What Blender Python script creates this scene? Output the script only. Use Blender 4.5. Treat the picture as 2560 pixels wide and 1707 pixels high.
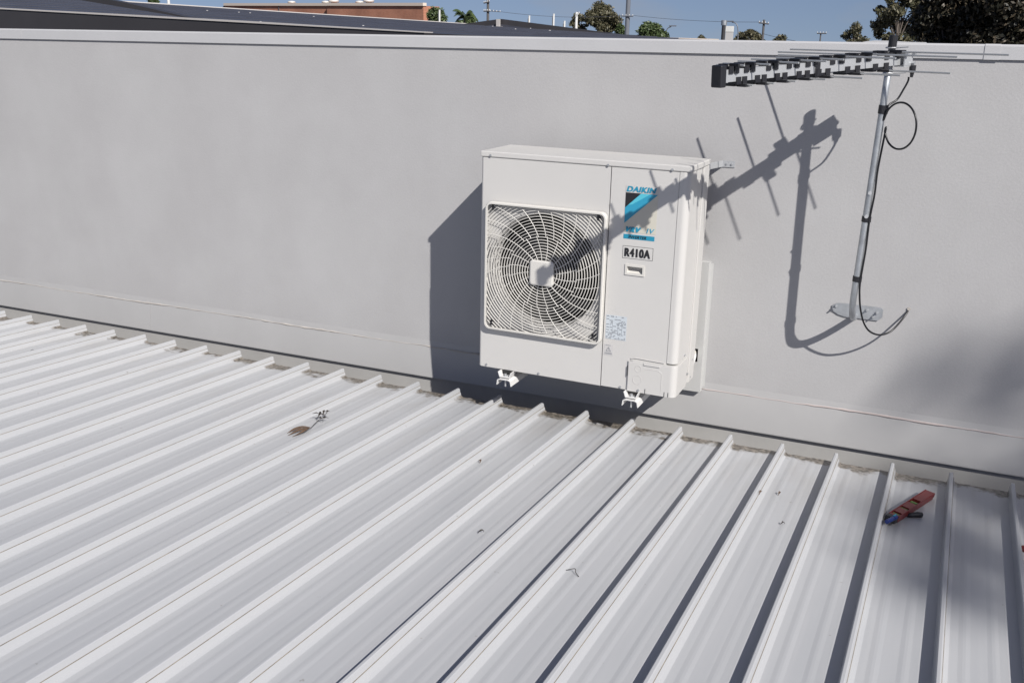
import bpy, bmesh, math, random
import numpy as np
from mathutils import Vector, Matrix

random.seed(7)
for o in list(bpy.data.objects):
    bpy.data.objects.remove(o)
scene = bpy.context.scene
COL = scene.collection
R = math.radians

# ------------------------------------------------------------------ camera
CAM = Vector((1.9509, -4.4010, 1.4679))
yaw, pitch, roll, FPX = -0.4210, -0.2956, 0.0160, 2497.17
fw = Vector((math.sin(yaw)*math.cos(pitch), math.cos(yaw)*math.cos(pitch), math.sin(pitch)))
rt = Vector((math.cos(yaw), -math.sin(yaw), 0))
up = rt.cross(fw)
rt2 = rt*math.cos(roll) + up*math.sin(roll)
up2 = up*math.cos(roll) - rt*math.sin(roll)
cd = bpy.data.cameras.new('camera')
cam = bpy.data.objects.new('camera', cd)
COL.objects.link(cam)
cam.matrix_world = Matrix(((rt2.x, up2.x, -fw.x, CAM.x), (rt2.y, up2.y, -fw.y, CAM.y), (rt2.z, up2.z, -fw.z, CAM.z), (0, 0, 0, 1)))
cd.sensor_width = 36
cd.lens = FPX/2560*36
cd.clip_start = 0.05
cd.clip_end = 6000
scene.camera = cam

# ------------------------------------------------------------------ light
SUN = Vector((0.6067, -0.5092, 0.6104)).normalized()
w = bpy.data.worlds.new('World'); scene.world = w; w.use_nodes = True
nt = w.node_tree; nt.nodes.clear()
out = nt.nodes.new('ShaderNodeOutputWorld'); bg = nt.nodes.new('ShaderNodeBackground')
sky = nt.nodes.new('ShaderNodeTexSky'); sky.sky_type = 'NISHITA'; sky.sun_disc = False
sky.sun_elevation = math.asin(SUN.z); sky.sun_rotation = math.atan2(SUN.x, SUN.y)
sky.air_density = 1.0; sky.dust_density = 0.8; sky.ozone_density = 3.0
# a few thin clouds, all round the sky
geo = nt.nodes.new('ShaderNodeTexCoord')
# look a little higher into the clear blue than the dusty horizon, the same all round
sep = nt.nodes.new('ShaderNodeSeparateXYZ'); com = nt.nodes.new('ShaderNodeCombineXYZ'); zz = nt.nodes.new('ShaderNodeMath'); zz.operation = 'MULTIPLY_ADD'
zz.inputs[1].default_value = 0.88; zz.inputs[2].default_value = 0.115
nt.links.new(geo.outputs['Generated'], sep.inputs[0]); nt.links.new(sep.outputs['X'], com.inputs['X']); nt.links.new(sep.outputs['Y'], com.inputs['Y'])
nt.links.new(sep.outputs['Z'], zz.inputs[0]); nt.links.new(zz.outputs[0], com.inputs['Z']); nt.links.new(com.outputs[0], sky.inputs['Vector'])
mp = nt.nodes.new('ShaderNodeMapping')
mp.inputs['Scale'].default_value = (5.0, 5.0, 15.0); mp.inputs['Location'].default_value = (2.3, 0.7, 0.35)
nz = nt.nodes.new('ShaderNodeTexNoise'); nz.inputs['Scale'].default_value = 1.6; nz.inputs['Detail'].default_value = 5
rp = nt.nodes.new('ShaderNodeValToRGB'); rp.color_ramp.elements[0].position = 0.56; rp.color_ramp.elements[1].position = 0.82
rp.color_ramp.elements[1].color = (0.55, 0.55, 0.55, 1)
mx = nt.nodes.new('ShaderNodeMix'); mx.data_type = 'RGBA'; mx.inputs['B'].default_value = (5.2, 5.4, 5.9, 1)
L = nt.links.new
L(geo.outputs['Generated'], mp.inputs['Vector']); L(mp.outputs[0], nz.inputs['Vector']); L(nz.outputs['Fac'], rp.inputs['Fac'])
tn = nt.nodes.new('ShaderNodeMix'); tn.data_type = 'RGBA'; tn.blend_type = 'MULTIPLY'; tn.inputs['Factor'].default_value = 1; tn.inputs['B'].default_value = (1.13, 1.02, 1.10, 1)
L(sky.outputs[0], tn.inputs['A']); L(rp.outputs['Color'], mx.inputs['Factor']); L(tn.outputs['Result'], mx.inputs['A']); L(mx.outputs['Result'], bg.inputs['Color'])
bg.inputs['Strength'].default_value = 0.05
L(bg.outputs[0], out.inputs['Surface'])
ld = bpy.data.lights.new('sun', 'SUN'); ld.energy = 4.8; ld.angle = R(0.53); ld.color = (1.0, 0.965, 0.92)
sun = bpy.data.objects.new('sun', ld); COL.objects.link(sun)
sun.rotation_euler = SUN.to_track_quat('Z', 'Y').to_euler()
sun.location = SUN*30
vs = scene.view_settings
vs.view_transform = 'Standard'; vs.look = 'None'; vs.gamma = 1; vs.exposure = 0.36
scene.render.engine = 'CYCLES'
scene.cycles.max_bounces = 6

# ------------------------------------------------------------------ materials
MATS = {}
def mat(name, col, rough=0.5, metal=0.0, var=0.0, vscale=8.0, bump=0.0, bscale=60.0, spec=0.5, coat=0.0):
    if name in MATS: return MATS[name]
    m = bpy.data.materials.new(name); m.use_nodes = True
    n = m.node_tree.nodes; l = m.node_tree.links
    b = n['Principled BSDF']
    b.inputs['Base Color'].default_value = (*col, 1); b.inputs['Roughness'].default_value = rough
    b.inputs['Metallic'].default_value = metal; b.inputs['Specular IOR Level'].default_value = spec
    b.inputs['Coat Weight'].default_value = coat
    if var > 0 or bump > 0:
        g = n.new('ShaderNodeNewGeometry')
    if var > 0:
        t = n.new('ShaderNodeTexNoise'); t.inputs['Scale'].default_value = vscale; t.inputs['Detail'].default_value = 6; t.inputs['Roughness'].default_value = 0.6
        l.new(g.outputs['Position'], t.inputs['Vector'])
        r = n.new('ShaderNodeValToRGB')
        r.color_ramp.elements[0].position = 0.3; r.color_ramp.elements[1].position = 0.7
        r.color_ramp.elements[0].color = (*[c*(1-var) for c in col], 1); r.color_ramp.elements[1].color = (*[min(1, c*(1+var)) for c in col], 1)
        l.new(t.outputs['Fac'], r.inputs['Fac']); l.new(r.outputs['Color'], b.inputs['Base Color'])
    if bump > 0:
        t2 = n.new('ShaderNodeTexNoise'); t2.inputs['Scale'].default_value = bscale; t2.inputs['Detail'].default_value = 4
        l.new(g.outputs['Position'], t2.inputs['Vector'])
        bp = n.new('ShaderNodeBump'); bp.inputs['Strength'].default_value = bump; bp.inputs['Distance'].default_value = 0.004
        l.new(t2.outputs['Fac'], bp.inputs['Height']); l.new(bp.outputs[0], b.inputs['Normal'])
    MATS[name] = m
    return m

def leaf_mat(name, c0, c1, c2):
    m = bpy.data.materials.new(name); m.use_nodes = True
    n = m.node_tree.nodes; l = m.node_tree.links; b = n['Principled BSDF']
    g = n.new('ShaderNodeNewGeometry'); r = n.new('ShaderNodeValToRGB')
    r.color_ramp.elements[0].color = (*c0, 1); r.color_ramp.elements[1].color = (*c2, 1)
    e = r.color_ramp.elements.new(0.5); e.color = (*c1, 1)
    l.new(g.outputs['Random Per Island'], r.inputs['Fac']); l.new(r.outputs['Color'], b.inputs['Base Color'])
    b.inputs['Roughness'].default_value = 0.55
    MATS[name] = m
    return m

def painted_wall():
    m = bpy.data.materials.new('painted_render'); m.use_nodes = True
    n = m.node_tree.nodes; l = m.node_tree.links; b = n['Principled BSDF']
    g = n.new('ShaderNodeNewGeometry')
    # broad mottling
    t = n.new('ShaderNodeTexNoise'); t.inputs['Scale'].default_value = 2.2; t.inputs['Detail'].default_value = 7; t.inputs['Roughness'].default_value = 0.62
    l.new(g.outputs['Position'], t.inputs['Vector'])
    r = n.new('ShaderNodeValToRGB'); r.color_ramp.elements[0].position = 0.32; r.color_ramp.elements[1].position = 0.68
    r.color_ramp.elements[0].color = (0.372, 0.368, 0.367, 1); r.color_ramp.elements[1].color = (0.402, 0.399, 0.398, 1)
    l.new(t.outputs['Fac'], r.inputs['Fac'])
    # faint vertical wash marks
    mp = n.new('ShaderNodeMapping'); mp.inputs['Scale'].default_value = (1.6, 1, 0.8)
    l.new(g.outputs['Position'], mp.inputs['Vector'])
    t3 = n.new('ShaderNodeTexNoise'); t3.inputs['Scale'].default_value = 1.5; t3.inputs['Detail'].default_value = 5
    l.new(mp.outputs[0], t3.inputs['Vector'])
    r3 = n.new('ShaderNodeValToRGB'); r3.color_ramp.elements[0].position = 0.35; r3.color_ramp.elements[1].position = 0.6
    r3.color_ramp.elements[0].color = (0.965, 0.960, 0.962, 1); r3.color_ramp.elements[1].color = (1, 1, 1, 1)
    l.new(t3.outputs['Fac'], r3.inputs['Fac'])
    # fine grain
    t4 = n.new('ShaderNodeTexNoise'); t4.inputs['Scale'].default_value = 160; t4.inputs['Detail'].default_value = 3
    l.new(g.outputs['Position'], t4.inputs['Vector'])
    r4 = n.new('ShaderNodeValToRGB'); r4.color_ramp.elements[0].position = 0.3; r4.color_ramp.elements[1].position = 0.7
    r4.color_ramp.elements[0].color = (0.93, 0.93, 0.93, 1); r4.color_ramp.elements[1].color = (1, 1, 1, 1)
    l.new(t4.outputs['Fac'], r4.inputs['Fac'])
    m1 = n.new('ShaderNodeMix'); m1.data_type = 'RGBA'; m1.blend_type = 'MULTIPLY'; m1.inputs['Factor'].default_value = 1
    m2 = n.new('ShaderNodeMix'); m2.data_type = 'RGBA'; m2.blend_type = 'MULTIPLY'; m2.inputs['Factor'].default_value = 1
    l.new(r.outputs['Color'], m1.inputs['A']); l.new(r3.outputs['Color'], m1.inputs['B'])
    l.new(m1.outputs['Result'], m2.inputs['A']); l.new(r4.outputs['Color'], m2.inputs['B'])
    l.new(m2.outputs['Result'], b.inputs['Base Color'])
    b.inputs['Roughness'].default_value = 0.8; b.inputs['Specular IOR Level'].default_value = 0.25
    bp = n.new('ShaderNodeBump'); bp.inputs['Strength'].default_value = 0.22; bp.inputs['Distance'].default_value = 0.003
    t5 = n.new('ShaderNodeTexNoise'); t5.inputs['Scale'].default_value = 90; t5.inputs['Detail'].default_value = 5
    l.new(g.outputs['Position'], t5.inputs['Vector'])
    l.new(t5.outputs['Fac'], bp.inputs['Height']); l.new(bp.outputs[0], b.inputs['Normal'])
    MATS['painted_render'] = m
    return m

def roof_material():
    """off-white painted steel; grime streaks run with the fall, brown dirt sits at the sheet ends (local y near 0)"""
    m = bpy.data.materials.new('roof_steel'); m.use_nodes = True
    n = m.node_tree.nodes; l = m.node_tree.links; b = n['Principled BSDF']
    g = n.new('ShaderNodeNewGeometry'); tc = n.new('ShaderNodeTexCoord')
    mp = n.new('ShaderNodeMapping'); mp.inputs['Scale'].default_value = (14, 0.5, 1)
    l.new(g.outputs['Position'], mp.inputs['Vector'])
    t = n.new('ShaderNodeTexNoise'); t.inputs['Scale'].default_value = 2.5; t.inputs['Detail'].default_value = 5
    l.new(mp.outputs[0], t.inputs['Vector'])
    r = n.new('ShaderNodeValToRGB'); r.color_ramp.elements[0].position = 0.3; r.color_ramp.elements[1].position = 0.65
    r.color_ramp.elements[0].color = (0.374, 0.382, 0.394, 1); r.color_ramp.elements[1].color = (0.400, 0.406, 0.416, 1)
    l.new(t.outputs['Fac'], r.inputs['Fac'])
    # dirt at the sheet ends
    sx = n.new('ShaderNodeSeparateXYZ'); l.new(tc.outputs['Object'], sx.inputs[0])
    t2 = n.new('ShaderNodeTexNoise'); t2.inputs['Scale'].default_value = 11; t2.inputs['Detail'].default_value = 6; t2.inputs['Roughness'].default_value = 0.65
    l.new(g.outputs['Position'], t2.inputs['Vector'])
    ma = n.new('ShaderNodeMath'); ma.operation = 'MULTIPLY_ADD'; ma.inputs[1].default_value = 0.26; l.new(t2.outputs['Fac'], ma.inputs[0]); l.new(sx.outputs['Y'], ma.inputs[2])
    mr = n.new('ShaderNodeMapRange'); mr.inputs['From Min'].default_value = 0.048; mr.inputs['From Max'].default_value = 0.095; mr.interpolation_type = 'SMOOTHSTEP'
    l.new(ma.outputs[0], mr.inputs['Value'])
    # only low-lying faces keep dirt: local z
    mz = n.new('ShaderNodeMapRange'); mz.inputs['From Min'].default_value = 0.012; mz.inputs['From Max'].default_value = 0.003
    l.new(sx.outputs['Z'], mz.inputs['Value'])
    mm = n.new('ShaderNodeMath'); mm.operation = 'MULTIPLY'; l.new(mr.outputs[0], mm.inputs[0]); l.new(mz.outputs[0], mm.inputs[1])
    t6 = n.new('ShaderNodeTexNoise'); t6.inputs['Scale'].default_value = 60; t6.inputs['Detail'].default_value = 4; l.new(g.outputs['Position'], t6.inputs['Vector'])
    r6 = n.new('ShaderNodeValToRGB'); r6.color_ramp.elements[0].color = (0.05, 0.042, 0.033, 1); r6.color_ramp.elements[1].color = (0.22, 0.195, 0.165, 1)
    r6.color_ramp.elements[0].position = 0.35; r6.color_ramp.elements[1].position = 0.65
    l.new(t6.outputs['Fac'], r6.inputs['Fac'])
    m3 = n.new('ShaderNodeMix'); m3.data_type = 'RGBA'; l.new(mm.outputs[0], m3.inputs['Factor']); l.new(r.outputs['Color'], m3.inputs['A']); l.new(r6.outputs['Color'], m3.inputs['B'])
    # dust washed down towards the low end
    td = n.new('ShaderNodeTexNoise'); td.inputs['Scale'].default_value = 3.0; td.inputs['Detail'].default_value = 6
    mpd = n.new('ShaderNodeMapping'); mpd.inputs['Scale'].default_value = (4, 0.9, 1); l.new(g.outputs['Position'], mpd.inputs['Vector']); l.new(mpd.outputs[0], td.inputs['Vector'])
    mrd = n.new('ShaderNodeMapRange'); mrd.inputs['From Min'].default_value = -1.1; mrd.inputs['From Max'].default_value = 0.0; mrd.inputs['To Max'].default_value = 0.9; l.new(sx.outputs['Y'], mrd.inputs['Value'])
    rd = n.new('ShaderNodeValToRGB'); rd.color_ramp.elements[0].position = 0.46; rd.color_ramp.elements[1].position = 0.72; l.new(td.outputs['Fac'], rd.inputs['Fac'])
    rd.color_ramp.elements[1].color = (0.42, 0.42, 0.42, 1)
    md = n.new('ShaderNodeMath'); md.operation = 'MULTIPLY'; l.new(mrd.outputs[0], md.inputs[0]); l.new(rd.outputs['Color'], md.inputs[1])
    md2 = n.new('ShaderNodeMath'); md2.operation = 'MULTIPLY'; l.new(md.outputs[0], md2.inputs[0]); l.new(mz.outputs[0], md2.inputs[1])
    m5 = n.new('ShaderNodeMix'); m5.data_type = 'RGBA'; l.new(md2.outputs[0], m5.inputs['Factor']); l.new(r.outputs['Color'], m5.inputs['A']); m5.inputs['B'].default_value = (0.27, 0.25, 0.225, 1)
    l.new(m5.outputs['Result'], m3.inputs['A'])
    # fine specks of dirt
    t7 = n.new('ShaderNodeTexNoise'); t7.inputs['Scale'].default_value = 42; t7.inputs['Detail'].default_value = 2; l.new(g.outputs['Position'], t7.inputs['Vector'])
    r7 = n.new('ShaderNodeValToRGB'); r7.color_ramp.elements[0].position = 0.745; r7.color_ramp.elements[1].position = 0.79
    r7.color_ramp.elements[0].color = (0, 0, 0, 1); r7.color_ramp.elements[1].color = (0.5, 0.5, 0.5, 1)
    l.new(t7.outputs['Fac'], r7.inputs['Fac'])
    m4 = n.new('ShaderNodeMix'); m4.data_type = 'RGBA'; l.new(r7.outputs['Color'], m4.inputs['Factor']); l.new(m3.outputs['Result'], m4.inputs['A']); m4.inputs['B'].default_value = (0.16, 0.14, 0.11, 1)
    l.new(m4.outputs['Result'], b.inputs['Base Color'])
    b.inputs['Roughness'].default_value = 0.36; b.inputs['Specular IOR Level'].default_value = 0.6
    bp = n.new('ShaderNodeBump'); bp.inputs['Strength'].default_value = 0.12; bp.inputs['Distance'].default_value = 0.01
    mp2 = n.new('ShaderNodeMapping'); mp2.inputs['Scale'].default_value = (6, 0.8, 1); l.new(g.outputs['Position'], mp2.inputs['Vector'])
    t8 = n.new('ShaderNodeTexNoise'); t8.inputs['Scale'].default_value = 2; l.new(mp2.outputs[0], t8.inputs['Vector'])
    l.new(t8.outputs['Fac'], bp.inputs['Height']); l.new(bp.outputs[0], b.inputs['Normal'])
    MATS['roof_steel'] = m
    return m

painted_wall(); roof_material()
mat('capping_steel', (0.42, 0.42, 0.425), 0.42, 0, 0.03, 3)
mat('flashing_steel', (0.352, 0.349, 0.346), 0.5, 0, 0.04, 2.5)
mat('gutter_steel', (0.34, 0.335, 0.325), 0.5, 0, 0.08, 4)
mat('lap_dirt', (0.22, 0.195, 0.16), 0.8, 0, 0.3, 20)
mat('ivory', (0.495, 0.485, 0.466), 0.38, 0, 0.015, 5)
mat('ivory_plastic', (0.54, 0.525, 0.49), 0.45)
mat('dark_inside', (0.012, 0.012, 0.013), 0.8)
mat('fan_plastic', (0.03, 0.03, 0.032), 0.5)
mat('white_steel', (0.62, 0.615, 0.60), 0.4); mat('duct_steel', (0.44, 0.44, 0.43), 0.45)
mat('zinc', (0.42, 0.43, 0.44), 0.45, 0.6, 0.15, 30)
mat('galvanised', (0.42, 0.44, 0.46), 0.42, 0.7, 0.2, 18)
mat('aluminium', (0.44, 0.45, 0.46), 0.4, 0.4)
mat('plate_zinc', (0.36, 0.375, 0.39), 0.45, 0.45, 0.15, 25)
mat('bright_rod', (0.42, 0.43, 0.43), 0.4, 0.5)
mat('black_plastic', (0.013, 0.013, 0.016), 0.45)
mat('black_cable', (0.008, 0.008, 0.01), 0.35)
mat('rubber', (0.02, 0.02, 0.02), 0.8)
mat('print_black', (0.012, 0.012, 0.014), 0.5)
mat('print_grey', (0.22, 0.23, 0.25), 0.6)
mat('print_blue', (0.015, 0.22, 0.34), 0.45)
mat('print_cyan', (0.08, 0.42, 0.52), 0.45)
mat('print_teal', (0.025, 0.26, 0.40), 0.45)
mat('sticker_cream', (0.50, 0.48, 0.41), 0.4)
mat('sticker_blue', (0.46, 0.50, 0.53), 0.35, 0, 0.04, 60)
mat('sticker_grey', (0.47, 0.46, 0.45), 0.4)
mat('level_red', (0.14, 0.016, 0.016), 0.35, 0, 0.06, 40)
mat('level_green', (0.12, 0.19, 0.06), 0.25)
mat('pen_blue', (0.008, 0.022, 0.13), 0.4)
mat('dry_leaf', (0.085, 0.052, 0.032), 0.7, 0, 0.4, 60)
mat('dry_dark', (0.03, 0.024, 0.02), 0.8)
mat('sealant', (0.37, 0.345, 0.315), 0.7, 0, 0.2, 12)
mat('sealant_pink', (0.385, 0.335, 0.318), 0.7, 0, 0.12, 12)
mat('charcoal_steel', (0.036, 0.034, 0.036), 0.45, 0, 0.12, 1.5)
mat('charcoal_roof', (0.040, 0.042, 0.055), 0.5, 0, 0.2, 1.2)
mat('light_edge', (0.40, 0.38, 0.36), 0.5)
mat('cream_edge', (0.60, 0.52, 0.44), 0.6)
mat('vent_metal', (0.62, 0.60, 0.55), 0.4, 0.2)
mat('pole_timber', (0.09, 0.085, 0.085), 0.8)
mat('pole_steel', (0.13, 0.14, 0.16), 0.5)
mat('pole_white', (0.6, 0.6, 0.58), 0.6)
mat('wire', (0.06, 0.06, 0.07), 0.6)
mat('bark', (0.12, 0.10, 0.085), 0.9, 0, 0.3, 4)
mat('asphalt', (0.07, 0.07, 0.068), 0.9, 0, 0.3, 0.05)
leaf_mat('leaf_gum', (0.040, 0.042, 0.020), (0.080, 0.076, 0.040), (0.135, 0.118, 0.070))
leaf_mat('leaf_green', (0.035, 0.055, 0.018), (0.055, 0.085, 0.028), (0.085, 0.11, 0.04))
leaf_mat('leaf_dark', (0.010, 0.011, 0.006), (0.024, 0.022, 0.012), (0.085, 0.066, 0.042))

def brick_material():
    m = bpy.data.materials.new('far_brick'); m.use_nodes = True
    n = m.node_tree.nodes; l = m.node_tree.links; b = n['Principled BSDF']
    tc = n.new('ShaderNodeTexCoord'); sp = n.new('ShaderNodeSeparateXYZ'); cb = n.new('ShaderNodeCombineXYZ')
    l.new(tc.outputs['Object'], sp.inputs[0]); l.new(sp.outputs['X'], cb.inputs['X']); l.new(sp.outputs['Z'], cb.inputs['Y'])
    br = n.new('ShaderNodeTexBrick'); br.inputs['Scale'].default_value = 1
    br.inputs['Brick Width'].default_value = 0.24; br.inputs['Row Height'].default_value = 0.086; br.inputs['Mortar Size'].default_value = 0.008
    br.inputs['Color1'].default_value = (0.46, 0.19, 0.11, 1); br.inputs['Color2'].default_value = (0.39, 0.15, 0.085, 1); br.inputs['Mortar'].default_value = (0.30, 0.22, 0.17, 1)
    l.new(cb.outputs[0], br.inputs['Vector'])
    t = n.new('ShaderNodeTexNoise'); t.inputs['Scale'].default_value = 0.35; t.inputs['Detail'].default_value = 5; l.new(tc.outputs['Object'], t.inputs['Vector'])
    r = n.new('ShaderNodeValToRGB'); r.color_ramp.elements[0].position = 0.35; r.color_ramp.elements[1].position = 0.6
    r.color_ramp.elements[0].color = (0.78, 0.76, 0.76, 1); r.color_ramp.elements[1].color = (1.05, 1.05, 1.05, 1)
    l.new(t.outputs['Fac'], r.inputs['Fac'])
    mm = n.new('ShaderNodeMix'); mm.data_type = 'RGBA'; mm.blend_type = 'MULTIPLY'; mm.inputs['Factor'].default_value = 1
    l.new(br.outputs['Color'], mm.inputs['A']); l.new(r.outputs['Color'], mm.inputs['B']); l.new(mm.outputs['Result'], b.inputs['Base Color'])
    b.inputs['Roughness'].default_value = 0.9
    MATS['far_brick'] = m
brick_material()

# ------------------------------------------------------------------ mesh helpers
def V(*a): return Vector(a)
def link(name, me, m, parent=None):
    o = bpy.data.objects.new(name, me); COL.objects.link(o)
    ms = m if isinstance(m, (list, tuple)) else [m]
    for k in ms:
        if me.materials.find(MATS[k].name) < 0: me.materials.append(MATS[k])
    if parent is not None: o.parent = parent
    return o
def obj(name, bm, m, parent=None, smooth=False):
    bmesh.ops.recalc_face_normals(bm, faces=bm.faces[:])
    me = bpy.data.meshes.new(name); bm.to_mesh(me); bm.free()
    if smooth:
        for p in me.polygons: p.use_smooth = True
    return link(name, me, m, parent)
def tag(o, label, cat, group=None):
    o['label'] = label; o['category'] = cat
    if group: o['group'] = group
    return o
def thing(name, label, cat, loc=(0, 0, 0), rot=(0, 0, 0), group=None):
    o = bpy.data.objects.new(name, None); COL.objects.link(o)
    o.location = loc; o.rotation_euler = rot; o.empty_display_size = 0.1
    return tag(o, label, cat, group)
def structure(o):
    o['kind'] = 'structure'; return o
def BM(): return bmesh.new()
def box(bm, x0, x1, y0, y1, z0, z1, bevel=0.0, seg=2):
    vs_ = [bm.verts.new((x, y, z)) for x in (x0, x1) for y in (y0, y1) for z in (z0, z1)]
    f = [(0, 1, 3, 2), (4, 6, 7, 5), (0, 4, 5, 1), (2, 3, 7, 6), (0, 2, 6, 4), (1, 5, 7, 3)]
    fs = [bm.faces.new([vs_[i] for i in q]) for q in f]
    if bevel > 0:
        es = list({e for q in fs for e in q.edges})
        bmesh.ops.bevel(bm, geom=es, offset=bevel, segments=seg, profile=0.5, affect='EDGES')
    return bm
def obox(bm, c, ax, ay, az, hx, hy, hz):
    """box with centre c, unit axes and half sizes"""
    c = Vector(c); vs_ = []
    for sx in (-1, 1):
        for sy in (-1, 1):
            for sz in (-1, 1):
                vs_.append(bm.verts.new(c + ax*hx*sx + ay*hy*sy + az*hz*sz))
    for q in [(0, 1, 3, 2), (4, 6, 7, 5), (0, 4, 5, 1), (2, 3, 7, 6), (0, 2, 6, 4), (1, 5, 7, 3)]:
        bm.faces.new([vs_[i] for i in q])
    return bm
def prism(bm, pts, axis, a, b):
    """extrude polygon pts (2D) along axis 'x','y' or 'z' from a to b"""
    def mk(p, t):
        return {'x': (t, p[0], p[1]), 'y': (p[0], t, p[1]), 'z': (p[0], p[1], t)}[axis]
    A = [bm.verts.new(mk(p, a)) for p in pts]; B = [bm.verts.new(mk(p, b)) for p in pts]
    bm.faces.new(A); bm.faces.new(B[::-1])
    n = len(pts)
    for i in range(n): bm.faces.new((A[i], A[(i+1) % n], B[(i+1) % n], B[i]))
    return bm
def tube(bm, pts, r, n=10, cap=True):
    """tube along points; r number or list"""
    pts = [Vector(p) for p in pts]; rings = []
    N = len(pts)
    prev = None
    for i, p in enumerate(pts):
        d = (pts[min(i+1, N-1)] - pts[max(i-1, 0)]).normalized()
        if prev is None:
            a = d.cross(Vector((0, 0, 1)))
            if a.length < 1e-3: a = d.cross(Vector((1, 0, 0)))
            a.normalize()
        else:
            a = (prev - d*prev.dot(d)).normalized()
        prev = a
        b = d.cross(a); rr = r[i] if isinstance(r, (list, tuple)) else r
        rings.append([bm.verts.new(p + (a*math.cos(2*math.pi*k/n) + b*math.sin(2*math.pi*k/n))*rr) for k in range(n)])
    for i in range(N-1):
        for k in range(n):
            bm.faces.new((rings[i][k], rings[i][(k+1) % n], rings[i+1][(k+1) % n], rings[i+1][k]))
    if cap:
        bm.faces.new(rings[0][::-1]); bm.faces.new(rings[-1])
    return bm
def spline(pts, k=8):
    """Catmull-Rom through pts"""
    P = [Vector(p) for p in pts]; P = [P[0]*2-P[1]] + P + [P[-1]*2-P[-2]]; outp = []
    for i in range(1, len(P)-2):
        for j in range(k):
            t = j/k; a, b, c, d = P[i-1:i+3]
            outp.append(0.5*((2*b) + (c-a)*t + (2*a-5*b+4*c-d)*t*t + (3*b-a-3*c+d)*t**3))
    outp.append(P[-2]); return outp
def rrect(x0, x1, z0, z1, r, k=5):
    pts = []
    for cx, cz, a0 in ((x1-r, z1-r, 0), (x0+r, z1-r, 90), (x0+r, z0+r, 180), (x1-r, z0+r, 270)):
        for j in range(k+1):
            a = R(a0 + 90*j/k); pts.append((cx + r*math.cos(a), cz + r*math.sin(a)))
    return pts
def disc(bm, c, n_, r, t, k=10):
    """short cylinder (screw, bolt) with axis n_"""
    n_ = Vector(n_).normalized(); return tube(bm, [Vector(c), Vector(c)+n_*t], r, k)
def text_mesh(name, s, size, m, parent, loc, shear=0.0, bold=0.0, sx=1.0, space=1.0, boldz=0.0):
    """raised lettering; a heavy weight is made of shifted layers"""
    cu = bpy.data.curves.new(name, 'FONT'); cu.body = s; cu.size = size; cu.shear = shear; cu.space_character = space
    cu.extrude = 0.0003; cu.align_x = 'LEFT'
    t = bpy.data.objects.new('tmp', cu); COL.objects.link(t)
    dg = bpy.context.evaluated_depsgraph_get(); me = bpy.data.meshes.new_from_object(t.evaluated_get(dg))
    bpy.data.objects.remove(t); bpy.data.curves.remove(cu)
    me.transform(Matrix.Rotation(R(90), 4, 'X') @ Matrix.Diagonal((sx, 1, 1, 1)))
    bm = BM(); n = 7 if bold > 0 else 1
    for i in range(n):
        f = (i/(n-1)*2-1) if n > 1 else 0
        me2 = me.copy(); me2.transform(Matrix.Translation((bold*f, 0.00007*i, boldz*(1 if i % 2 else -1)))); bm.from_mesh(me2); bpy.data.meshes.remove(me2)
    bpy.data.meshes.remove(me)
    o = obj(name, bm, m, parent); o.location = loc
    return o

# ------------------------------------------------------------------ the roof
ZR, SLOPE, YE, PITCH, X17 = -0.2124, -0.0545, -0.2568, 0.22563, 0.7280
ROOFLEN = 7.0
RIBH = 0.041
ZPAN = ZR + SLOPE*YE - RIBH          # pan level at the sheet ends (ZR is the rib-top plane)
roof = bpy.data.objects.new('metal_roof', None); COL.objects.link(roof); structure(roof)
roof.location = (0, YE, ZPAN); roof.rotation_euler = (math.atan(SLOPE), 0, 0)
def strip_mesh(name, prof, flags=None, mats=('roof_steel',)):
    """profile (x,z) swept along local -y, with a thin turned end at the wall"""
    bm = BM(); ys = [0.0, -0.02, -0.06, -0.12, -0.3, -0.8, -1.6, -2.6, -4.0, -ROOFLEN]
    rows = [[bm.verts.new((x, y, z)) for x, z in prof] for y in ys]
    for a in range(len(ys)-1):
        for i in range(len(prof)-1):
            f = bm.faces.new((rows[a][i], rows[a][i+1], rows[a+1][i+1], rows[a+1][i]))
            if flags and i in flags: f.material_index = 1
    low = [bm.verts.new((x, 0.0, z-0.004)) for x, z in prof]
    for i in range(len(prof)-1): bm.faces.new((rows[0][i], low[i], low[i+1], rows[0][i+1]))
    me = bpy.data.meshes.new(name); bmesh.ops.recalc_face_normals(bm, faces=bm.faces[:]); bm.to_mesh(me); bm.free()
    for k in mats: me.materials.append(MATS[k])
    return me
rib_prof = [(-0.0065, 0.0), (-0.0045, 0.004), (0.0, RIBH-0.003), (0.003, RIBH), (0.011, RIBH), (0.0140, RIBH-0.002), (0.0168, 0.0225), (0.0166, 0.0210), (0.0186, 0.0208), (0.0235, 0.005), (0.0330, 0.0)]
pan_prof = [(0.0330, 0.0), (0.056, 0.0), (0.068, 0.0015), (0.076, 0.0016), (0.088, 0.0003), (0.132, 0.0003), (0.144, 0.0018), (0.152, 0.0019), (0.163, 0.0012), (0.184, 0.0020), (0.21913, 0.0)]
rib_me = strip_mesh('rib', rib_prof, {6, 7}, ('roof_steel', 'lap_dirt'))
pan_me = strip_mesh('roof_pan', pan_prof)
rr = random.Random(3)
for i in range(-3, 31):
    x = X17 + PITCH*(i-17) - 0.027
    dy = rr.uniform(-0.006, 0.006)
    o = bpy.data.objects.new('rib', rib_me); COL.objects.link(o); o.parent = roof; o.location = (x, dy + 0.004, 0)
    o = bpy.data.objects.new('roof_pan', pan_me); COL.objects.link(o); o.parent = roof; o.location = (x, dy, 0)

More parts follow.
